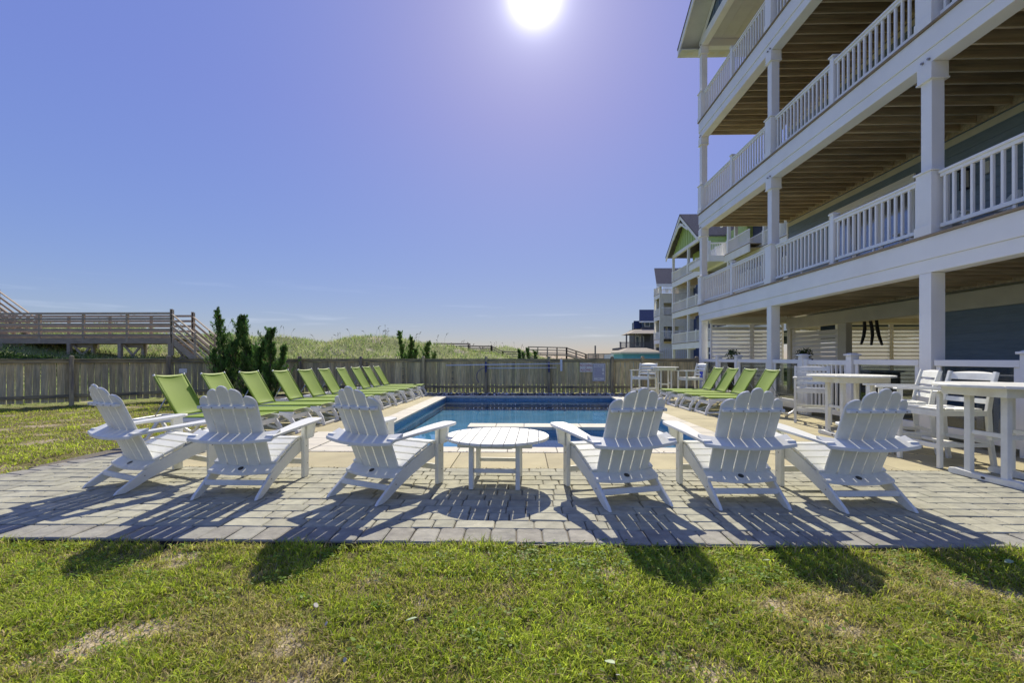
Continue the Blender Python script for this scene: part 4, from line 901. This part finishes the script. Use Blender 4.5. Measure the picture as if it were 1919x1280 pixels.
# ------------------------------------------------------------------ boardwalks over the dunes
def boardwalk(t, x0, x1, y, w, zd, hz, step=1.25, slats=5, sc_=1.0, sup=None):
    for s, yy in ((0, y), (1, y+w)):
        n = max(1, int(round((x1-x0)/step)))
        for i in range(n+1):
            X = x0 + (x1-x0)*i/n; e = .22 if i in (0, n) else 0
            P('rail_post', MB().box(X-.05*sc_, X+.05*sc_, yy-.05, yy+.05, zd-.28, zd+hz+e-.02), 'greywood', t)
        for k in range(slats):
            z = zd + .12 + (hz-.14)*k/(slats-1); boxp('rail', 'greywood', t, x0, x1, yy-.075, yy-.052, z-.055*sc_, z+.055*sc_)
        boxp('rail_cap', 'greywood', t, x0, x1, yy-.07, yy+.07, zd+hz, zd+hz+.035)
        boxp('beam', 'greywood', t, x0, x1, yy-.045, yy+.0, zd-.30, zd-.05)
    X = x0
    while X < x1 - .07: boxp('deck_board', 'greywood', t, X, X+.138, y, y+w, zd-.045, zd-.005); X += .145
def stairs(t, x0, x1, y, w, z0, z1, hz, side=1, slats=4):
    # from (x0,z0) to (x1,z1)
    n = max(3, int(abs(z0-z1)/.19)); d = Vector((x1-x0, 0, z1-z0))
    for yy in (y, y+w):
        P('stringer', MB().bar((x0, yy, z0-.16), (x1, yy, z1-.16), .04, .28, (0, 0, 1)), 'greywood', t)
        for k in range(slats): P('stair_rail', MB().bar((x0, yy-.06, z0+.25+(hz-.25)*k/(slats-1)), (x1, yy-.06, z1+.25+(hz-.25)*k/(slats-1)), .03 if k < slats-1 else .10, .10 if k < slats-1 else .04), 'greywood', t)
        for f in (.0, .5, 1): X = x0+(x1-x0)*f; Z = z0+(z1-z0)*f; P('rail_post', MB().box(X-.05, X+.05, yy-.05, yy+.05, Z-.9, Z+hz+(.2 if f == 0 else .05)), 'greywood', t)
    for i in range(n):
        f = (i+.5)/n; X = x0+(x1-x0)*f; Z = z0+(z1-z0)*(i+1)/n; boxp('step', 'greywood', t, X-.16, X+.16, y, y+w, Z-.04, Z)
B1 = thing('boardwalk', 'large grey wooden boardwalk on braced posts crossing the dune beyond the left fence', 'boardwalk')
boardwalk(B1, -31.0, -17.55, 23.0, 1.5, 2.20, 1.22, step=2.24)
for X in (-30.9, -26.2, -22.75, -20.15, -17.6):
    for yy in (23.0, 24.5): P('support_post', MB().box(X-.08, X+.08, yy-.08, yy+.08, .2, 1.9), 'greywood', B1)
    # brace frame in the plane that leans back with the post pair
    for a, b in (((X+.08, 23.1, 1.85), (X+.85, 23.3, .75)), ((X+.08, 23.1, .75), (X+.85, 23.3, 1.85))): P('brace', MB().bar(a, b, .05, .10), 'greywood', B1)
    P('support_post', MB().box(X+.85, X+.98, 23.25, 23.38, .2, 1.9), 'greywood', B1); P('brace_beam', MB().box(X, X+1.0, 23.2, 23.25, 1.70, 1.90), 'greywood', B1)
stairs(B1, -17.5, -15.15, 23.0, 1.5, 2.20, .25, 1.18, slats=4)
stairs(B1, -27.5, -32.0, 24.7, 1.2, 2.25, 5.45, 1.18, slats=4)
boxp('landing', 'greywood', B1, -27.5, -24.6, 24.4, 27.0, 2.05, 2.18)
def fence_line(t, x0, z0, x1, z1, y, hz=1.0, s=1.0, nr=4):
    n = max(1, int(abs(x1-x0)/1.6))
    for i in range(n+1):
        f = i/n; X = x0+(x1-x0)*f; Z = z0+(z1-z0)*f; P('rail_post', MB().box(X-.05*s, X+.05*s, y-.05, y+.05, Z-1.2, Z+hz+.08), 'greywood', t)
    for k in range(nr): P('rail', MB().bar((x0, y, z0+.2+(hz-.2)*k/(nr-1)), (x1, y, z1+.2+(hz-.2)*k/(nr-1)), .04, .09*s), 'greywood', t)
    P('deck_beam', MB().bar((x0, y, z0-.1), (x1, y, z1-.1), .9, .2), 'greywood', t)
B2 = thing('boardwalk', 'far boardwalk stepping down behind the middle dune, left of the small junipers', 'boardwalk')
for yy in (45, 46.3):
    fence_line(B2, -8.6, 1.75, -5.3, 1.72, yy, .85, 1.1); fence_line(B2, -5.3, 1.5, -3.1, 1.48, yy, .85, 1.1); fence_line(B2, -3.1, 1.48, -2.0, .95, yy, .85, 1.1); fence_line(B2, -2.0, .95, .4, .9, yy, .85, 1.1); fence_line(B2, .4, .9, 1.5, .1, yy, .85, 1.1)
B3 = thing('boardwalk', 'farthest dark boardwalk ending in stairs right of the small junipers', 'boardwalk')
for yy in (78, 79.4): fence_line(B3, .8, 1.95, 7.2, 1.8, yy, 1.15, 1.4, 3); fence_line(B3, 7.2, 1.8, 10.4, .75, yy, 1.1, 1.4, 3); fence_line(B3, 10.4, .75, 18, .75, yy, 1.0, 1.4, 3)
B4 = thing('beach_railing', 'low dark railing on the horizon left of the turquoise pool house', 'railing')
fence_line(B4, 20.5, 1.0, 34, 1.0, 150, 1.6, 3.2, 3)
tag(P('utility_pole', MB().tube([(21.3, 140, 0), (21.3, 140, 5.0)], .22, 6), 'oldwood'), 'thin dark pole standing on the horizon between fence and railing', 'pole')
P_ = struct(P('far_bank', MB().prism([(26, 0), (26, 1.6), (60, 1.9), (120, 2.6), (400, 3), (400, 0)], xz, 260, 262), 'cream')) if False else None

# ------------------------------------------------------------------ junipers
def juniper(label, x, y, z0, spires, group, n=5200, ls=.03):
    t = thing('juniper_shrub', label, 'shrub', (x, y, z0), 0, group)
    V = []; C = []; mb = MB(); tot = sum(s[2] for s in spires)
    for (dx, dy, h, lean, r0) in spires:
        p0 = Vector((dx*.35, dy*.4, 0)); p1 = Vector((dx*.9, dy, h*.4)); p2 = Vector((dx+lean, dy, h*.90))
        mb.tube([p0, p1, (p1+p2)/2, p2], [.035, .022, .014, .006], 5)
        nb = int(20*h)+6
        for b in range(nb):
            f = ((b+rng.uniform(0, 1))/nb)**.9; base = p0.lerp(p1, f/.4) if f < .4 else p1.lerp(p2, (f-.4)/.6)
            env = r0*.8*(min(f/.15+.25, 1))*(1-f)**.8 + .035; L_ = env*rng.uniform(.5, 1.5)*(2.0 if rng.uniform(0, 1) < .22 else 1)
            a = rng.uniform(0, 6.283); d = np.array([math.cos(a), math.sin(a), rng.uniform(.7, 2.6)]); d /= np.linalg.norm(d)
            # each branch: a tapering plume that curves upward
            m = max(14, int(n*h/(nb*tot))); tt = rng.uniform(.08, 1, m)**.75; ax = d[None]*(tt*L_*1.5)[:, None] + np.array([0, 0, .45])[None]*((tt**2)*L_)[:, None]
            rad = .056*(1-tt)**.8*(.4+tt)+.006
            c = np.array(base)[None] + ax + rng.normal(0, 1, (m, 3))*rad[:, None]*.8
            u = d[None]*rng.uniform(.5, 1.5, (m, 1))*ls + np.array([0, 0, 1])*rng.uniform(.2, 1.0, (m, 1))*ls + rng.normal(0, ls*.4, (m, 3)); v = rng.normal(0, ls*.55, (m, 3))
            V.append(np.stack([c, c+u+v*.3, c+v], 1).reshape(-1, 3)); tone = rng.uniform(.5, 1.6)
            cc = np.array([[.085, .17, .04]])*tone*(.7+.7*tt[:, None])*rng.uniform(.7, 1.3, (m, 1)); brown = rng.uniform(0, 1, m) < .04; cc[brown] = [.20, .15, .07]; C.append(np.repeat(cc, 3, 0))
            mb.tube([tuple(base), tuple(np.array(base)+d*L_*1.2)], [.010, .004], 3)
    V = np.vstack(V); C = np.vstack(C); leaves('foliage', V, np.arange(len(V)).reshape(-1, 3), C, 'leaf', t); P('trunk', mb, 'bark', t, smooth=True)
    return t
def up(px, Y): return 0
gj = 'junipers inside the left fence'
juniper('tallest dark juniper of three before the left fence, with a forked pointed top', -8.35, 13.0, 0, [(-.05, 0, 2.72, -.22, .30), (.22, .1, 2.45, .12, .26), (.0, -.1, 1.7, .3, .42), (-.3, 0, 1.5, -.08, .3)], gj, 20000)
juniper('middle dark juniper of three before the left fence', -7.85, 13.1, 0, [(.05, 0, 2.55, -.16, .24), (.40, .0, 2.15, .3, .25), (-.05, .1, 1.6, .2, .42), (.35, 0, 1.5, .1, .4)], gj, 20000)
juniper('smallest juniper of three, right beside the fourth lounger back', -7.1, 13.0, 0, [(.0, 0, 2.15, .05, .22), (.22, .1, 1.6, .15, .24), (-.2, .1, 1.5, -.1, .32)], gj, 13000)
gk = 'junipers beyond the back fence'
juniper('dark juniper with two leaning spires behind the back fence before the dune', -4.62, 18.3, 0, [(-.05, 0, 2.40, -.22, .22), (.15, .0, 2.15, .10, .24), (.0, 0, 1.6, .3, .34), (.3, 0, 1.6, .1, .3)], gk, 11000, .035)
juniper('juniper with one spire leaning right, right part of the clump behind the fence', -3.95, 18.3, 0, [(.0, 0, 1.95, .26, .2), (.22, .0, 1.7, -.02, .18), (.3, 0, 1.4, .2, .18)], gk, 6000, .035)
for i, (px, top, lab) in enumerate([(974, 654, 'leftmost'), (982, 659, 'second from the left'), (990, 651, 'tallest'), (1004, 657, 'rightmost')]):
    Y = 30; X = (px-981)*Y/880; juniper(f'small far juniper just over the back fence, {lab} of four', X, Y, .2, [(0, 0, EYE + (672-top)*Y/880 - .2, -.05, .16)], 'small junipers far behind the fence', 1600, .055)

# ------------------------------------------------------------------ far houses
def fhouse(name, label, X, y0, y1, depth, decks, roofb, m_wall, posts, wallx=2.2, trim='trim', rail='trim', far_end=True, step=.13):
    t = thing(name, label, 'house', group=None)
    for i, z in enumerate(decks):
        zb = z - .55; top = decks[i+1]-.55 if i+1 < len(decks) else roofb
        boxp('fascia', trim, t, X, X+.1, y0, y1, zb, z-.04); boxp('fascia', trim, t, X+.101, X+wallx, y1-.1, y1, zb, z-.04); boxp('deck_floor', 'deckw', t, X-.03, X+wallx, y0, y1+.03, z-.039, z)
        boxp('soffit', 'joist', t, X+.101, X+wallx, y0, y1-.101, z-.30, z-.27)
        mb = MB(); y = y0
        while y < y1: mb.box(X+.05, X+.085, y, y+.04, z+.1, z+.84); y += step
        xx = X+.1
        while xx < X+wallx: mb.box(xx, xx+.04, y1-.09, y1-.055, z+.1, z+.84); xx += step
        stuff(P('balusters', mb, rail, t)); boxp('handrail', rail, t, X+.03, X+.11, y0, y1-.1, z+.845, z+.92); boxp('handrail', rail, t, X+.03, X+wallx, y1-.11, y1-.03, z+.845, z+.92); boxp('bottom_rail', rail, t, X+.045, X+.09, y0, y1-.1, z+.04, z+.098)
        for y in posts: boxp('column', trim, t, X+.02, X+.22, y-.2, y, z, top); boxp('column_base', trim, t, X-.01, X+.25, y-.23, y+.03, z, z+.98)
        for y in [(a+b)/2 for a, b in zip(posts[:-1], posts[1:])]: boxp('newel', trim, t, X+.01, X+.13, y-.06, y+.06, z, z+1.02)
        boxp('wall', m_wall, t, X+wallx, X+wallx+depth, y0, y1-.4, z-.04, top)
    for y in posts: boxp('column', trim, t, X+.02, X+.24, y-.22, y, 0, decks[0]-.551)
    return t
def win(t, X0, X1, y, z0, z1, axis='x', m='glassd', frame='trim'):
    # window on a wall that faces the camera (axis x) at depth y
    f = boxp('window', frame, t, X0-.12, X1+.12, y-.05, y, z0-.12, z1+.12); p = boxp('pane', m, None, X0, X1, y-.07, y-.051, z0, z1); p.parent = f; p.location = Vector(p.location) - Vector(f.location)
def gable(t, X, y0, y1, zb, rise, m, over=.5, depth=9, roof='shingle', trim='trim', mwall=None):
    gp = (y0+y1)/2; pk = zb+rise; sl = rise/((y1-y0)/2)
    P('gable_wall', MB().prism([(y0, zb), (y1, zb), (gp, pk)], yz, X+.1, X+.2), m, t)
    y = y0+.3
    while y < y1-.2: 
        h = pk-abs(y-gp)*sl; P('batten', MB().box(X+.06, X+.10, y-.05, y+.05, zb, h), m, t); y += .6
    for s in (-1, 1):
        ye = gp + s*((y1-y0)/2+over); ze = pk - ((y1-y0)/2+over)*sl
        P('roof_slope', MB().prism([(gp, pk+.18), (ye, ze+.18), (ye, ze+.3), (gp, pk+.3)], yz, X-over, X+depth), roof, t)
        P('rake_board', MB().prism([(gp, pk-.14), (ye, ze-.14), (ye, ze+.17), (gp, pk+.17)], yz, X-over+.02, X-over+.1), trim, t)
    P('tie_beam', MB().box(X, X+.2, y0, y1, zb-.3, zb), trim, t)
    return pk, gp
g2 = fhouse('beach_house', 'green gabled beach house with white porches, first one behind the teal house', 14.2, 30, 45.3, 9, [2.55, 5.5, 8.45], 10.85, 'navy', [45.3, 41.2, 37.2, 33.2])
boxp('wall', 'green', g2, 16.0, 25, 34, 44.8, 8.47, 11.0)
pk, gp = gable(g2, 14.2, 38.0, 45.2, 11.0, 2.55, 'green', .5, 11)
for s in (-1, 1): P('truss_trim', MB().bar((13.75, gp, pk-.55), (13.75, gp+s*1.9, pk-1.55), .08, .14), 'trim', g2)
P('truss_trim', MB().box(13.7, 13.8, gp-.75, gp+.75, pk-.85, pk-.72), 'trim', g2)
# wing nearer than the gable: shingled roof, green wall, door, rail
P('roof_slope', MB().hexa([(17.0, 33.9, 10.95), (26, 33.9, 10.95), (26, 38.5, 13.2), (17.0, 38.5, 13.2), (17.0, 33.9, 11.1), (26, 33.9, 11.1), (26, 38.5, 13.4), (17.0, 38.5, 13.4)]), 'shingle', g2)
P('eave_board', MB().box(15.2, 26, 33.75, 33.89, 10.8, 11.1), 'trim', g2)
P('wall', MB().box(14.5, 26, 37.6, 37.9, 8.47, 10.9), 'green', g2)
win(g2, 17.5, 19.3, 37.6, 8.6, 10.5); boxp('wall_lantern', 'black', g2, 16.3, 16.55, 37.35, 37.55, 9.6, 10.0)
boxp('deck_floor', 'trim', g2, 13.1, 17.5, 33.6, 37.5, 8.05, 8.47)
mb = MB()
for k in range(34): mb.box(13.1+k*.13, 13.14+k*.13, 33.62, 33.66, 8.55, 9.3)
stuff(P('balusters', mb, 'trim', g2)); boxp('handrail', 'trim', g2, 13.1, 17.5, 33.58, 33.68, 9.31, 9.39)
for X in (13.1, 15.0, 17.4): boxp('newel', 'trim', g2, X, X+.15, 33.55, 33.7, 8.47, 9.5)
for z in (5.9, 3.0):
    win(g2, 17.0, 17.8, 44.85 if False else 29.98, z, z+1.6)
    boxp('wall_band', 'trim', g2, 16.4, 25, 29.95, 29.99, z-.45, z-.2)
# nearer flank of the same row of houses: balcony of the wing
w2 = fhouse('beach_house', 'pale green neighbouring wing with long white balcony, seen through the near porch', 14.0, 22, 31.2, 8, [3.3, 6.1, 8.2], 10.7, 'green', [31.2, 27.2, 23.2])
P('roof_slope', MB().box(13.4, 24, 21.5, 31.8, 10.75, 11.0), 'shingle', w2); boxp('eave_board', 'trim', w2, 13.3, 13.4, 21.5, 31.8, 10.65, 11.02)
w2.location = (.95, 2.6, 0)
g3 = fhouse('beach_house', 'tall cream beach house with dark steep roof, third house from the pool', 17.6, 60, 62.6, 8, [3.6, 6.6, 9.4], 10.2, 'cream', [62.6, 60.2], wallx=2.4); g3.location = (-.35, 0, 0)
P('porch_wall', MB().box(17.65, 24, 59.9, 60.0, 0, 2.6).box(17.65, 18.1, 59.9, 60.0, 2.6, 9.4).box(20.6, 24, 59.9, 60, 2.6, 9.4).box(18.1, 20.6, 59.9, 60, 5.2, 6.6).box(18.1, 20.6, 59.9, 60, 8.2, 9.4).box(18.1, 20.6, 59.9, 60, 2.6, 3.0), 'cream', g3)
P('roof_slope', MB().hexa([(17.0, 59.2, 10.3), (24, 59.2, 10.3), (24, 63.5, 13.1), (17.9, 63.5, 13.1), (17.0, 59.2, 10.5), (24, 59.2, 10.5), (24, 63.5, 13.3), (17.9, 63.5, 13.3)]), 'shingle', g3)
0 and P('roof_slope', MB().hexa([(17.9, 63.5, 13.0), (24, 63.5, 13.0), (24, 67.5, 10.3), (18.6, 67.5, 10.3), (17.9, 63.5, 13.2), (24, 63.5, 13.2), (24, 67.5, 10.5), (18.6, 67.5, 10.5)]), 'shingleb', g3)
P('recess_wall', MB().box(17.75, 24, 61.95, 62.05, 2.6, 9.4), 'cream', g3); P('ceiling', MB().box(18.1, 20.6, 60.05, 61.9, 5.3, 5.4).box(18.1, 20.6, 60.05, 61.9, 8.3, 8.4), 'joist', g3)
P('eave_board', MB().box(17.0, 24, 59.1, 59.25, 10.15, 10.5), 'trim', g3)
for z in (3.6, 6.6, 9.4):
    mb = MB()
    for k in range(20): mb.box(18.1+k*.15, 18.15+k*.15, 59.92, 59.97, z+.1, z+.95)
    stuff(P('balusters', mb, 'trim', g3)); boxp('handrail', 'trim', g3, 17.8, 21.2, 59.88, 59.98, z+.96, z+1.05)
for z in (4.0,): win(g3, 18.3, 18.9, 61.9, z, z+1.3); win(g3, 19.2, 19.9, 61.9, z, z+1.3)
mb = MB()
for k in range(12): mb.box(17.7+k*.28, 17.78+k*.28, 59.82, 59.85, .2, 2.4)
for k in range(9): mb.box(17.7, 21.2, 59.855, 59.88, .3+k*.26, .37+k*.26)
stuff(P('lattice', mb, 'lattice', g3))
# navy gap house wall seen between posts
g5 = thing('blue_house', 'navy blue house wall with cream windows seen through the porch of the green house', 'house')
P('wall', MB().box(21.5, 30, 58, 66, 0, 11.5), 'navy', g5)
for z in (2.6, 5.6, 8.6): win(g5, 22.0, 22.9, 58.0, z, z+1.3, m='cream'); boxp('wall_band', 'trim', g5, 21.5, 26, 57.93, 57.99, z-.9, z-.65)
# weathered house with hip-roofed gazebo
g4 = thing('weathered_house', 'old dark grey house with blue roof and covered porch, farthest of the row', 'house')
P('wall', MB().box(20.6, 30, 82, 92, 0, 6.6), 'oldwood', g4); P('upper_wall', MB().box(20.9, 30, 82.5, 91, 6.601, 8.0), 'batten', g4)
P('roof_slope', MB().hexa([(19.9, 81.3, 7.6), (31, 81.3, 7.6), (31, 90, 7.6), (22.3, 90, 7.6), (20.7, 84.5, 9.9), (31, 84.5, 9.9), (31, 87, 9.9), (21.6, 87, 9.9)]), 'shingleb', g4)
P('low_roof', MB().hexa([(19.4, 83, 6.4), (21, 83, 6.4), (21, 88, 6.4), (20.4, 88, 6.4), (19.7, 84.5, 7.9), (21, 84.5, 7.9), (21, 87, 7.9), (20.4, 87, 7.9)]), 'shingleb', g4)
P('eave_board', MB().box(19.9, 31, 81.25, 81.3, 7.35, 7.6), 'trim', g4)
P('deck_floor', MB().box(15.8, 20.6, 78, 84, 2.6, 2.95), 'oldwood', g4)
P('porch_roof', MB().hexa([(17.3, 77, 5.25), (22.5, 77, 5.25), (22.5, 84, 5.25), (17.3, 84, 5.25), (18.9, 79.5, 6.05), (22.0, 79.5, 6.05), (22.0, 82, 6.05), (18.6, 82, 6.05)]), 'tanroof', g4)
for X in (15.9, 16.9, 18.2, 19.4, 21.0):
    boxp('porch_post', 'oldwood', g4, X, X+.22, 77.9, 78.1, 0, 5.24 if X > 16 else 3.9)
mb = MB()
for k in range(40): mb.box(15.9+k*.13, 15.95+k*.13, 77.95, 78.0, 2.95, 3.75)
stuff(P('balusters', mb, 'oldwood', g4)); boxp('handrail', 'oldwood', g4, 15.8, 21.2, 77.9, 78.05, 3.76, 3.86)
P('lower_panel', MB().box(16.9, 20.6, 78.5, 78.6, 0, 2.6), 'oldwood', g4)
for X in (19.5, 20.3): win(g4, X, X+.45, 81.9, 3.3, 4.9, m='batten')
win(g4, 21.2, 21.9, 82.4, 6.8, 7.5, m='batten')
ph = thing('pool_house', 'low turquoise building with tan hipped roof just over the back fence', 'building')
P('wall', MB().box(12.6, 17.3, 60, 66, 0, 1.75), 'turq', ph); P('eave_board', MB().box(12.3, 17.6, 59.6, 66.4, 1.751, 1.95), 'trim', ph)
P('roof', MB().hexa([(12.2, 59.5, 1.96), (17.7, 59.5, 1.96), (17.7, 66.5, 1.96), (12.2, 66.5, 1.96), (13.8, 62, 2.55), (16.1, 62, 2.55), (16.1, 64, 2.55), (13.8, 64, 2.55)]), 'tanroof', ph)
tag(P('low_building', MB().box(13.0, 17, 70, 76, 0, 1.75), 'trim'), 'low white building left of the turquoise pool house', 'building')

# ------------------------------------------------------------------ litter on the lawn
def px(x, y, z=-.02): Y = 880*(EYE-z)/(y-672); return ((x-981)*Y/880, Y, z)
SH = MB().prism([(.0, -.02), (.018, -.012), (.024, .006), (.012, .022), (-.006, .026), (-.022, .012), (-.02, -.010)], lambda u, v, w_: (u, v, w_ + 6*(u*u+v*v)), 0, .004).mesh('shell', 'shell', smooth=False)
LF = MB().prism([(.0, -.04), (.016, -.02), (.02, .0), (.014, .022), (.0, .042), (-.016, .02), (-.02, .0), (-.014, -.022)], lambda u, v, w_: (u, v, w_ + 4*u*u - 2*v*v), 0, .002).mesh('leaf', 'leafw')
for i, (x, y, s, lab) in enumerate([(588, 1141, 1.4, 'white shell fragment standing in the lawn below the left part of the round table shadow'), (702, 1093, 1.0, 'ring-shaped white shell in the lawn left of centre'), (975, 1027, .8, 'white shell chip by the paver edge under the table'), (1003, 1026, .9, 'white shell chip by the paver edge right of the table'), (1032, 1068, .8, 'white shell chip in the weeds right of the table'), (1164, 1053, 1.0, 'round white shell at the edge of the fourth chair shadow'), (608, 1175, .9, 'white shell sliver in the straw patch'), (644, 1243, .9, 'white shell sliver near the bottom edge'), (1157, 1263, .8, 'small white pebble in the dead grass patch')]):
    o = ob('shell', SH, None, px(x, y, .0), (R(random.uniform(20, 70)), R(random.uniform(-20, 20)), random.uniform(0, 6))); o.scale = (s*.45, s*.4, s*.4); tag(o, lab, 'shell', 'shell bits in the lawn')
for i, (x, y, s, lab) in enumerate([(142, 857, 1, 'fallen pale leaf on the left lawn by the patio edge'), (1430, 1045, .9, 'fallen pale leaf in the lawn below the fifth chair'), (1868, 1043, 1.2, 'fallen pale leaf in the lawn below the last chair'), (1142, 1238, 1.1, 'fallen pale leaf in the dead grass near the bottom'), (770, 1163, 1, 'fallen pale leaf in the grass below the low table')]):
    o = ob('fallen_leaf', LF, None, px(x, y, .02), (R(random.uniform(-20, 20)), R(random.uniform(-20, 20)), random.uniform(0, 6))); o.scale = (s*.65,)*3; tag(o, lab, 'leaf', 'fallen leaves on the lawn')
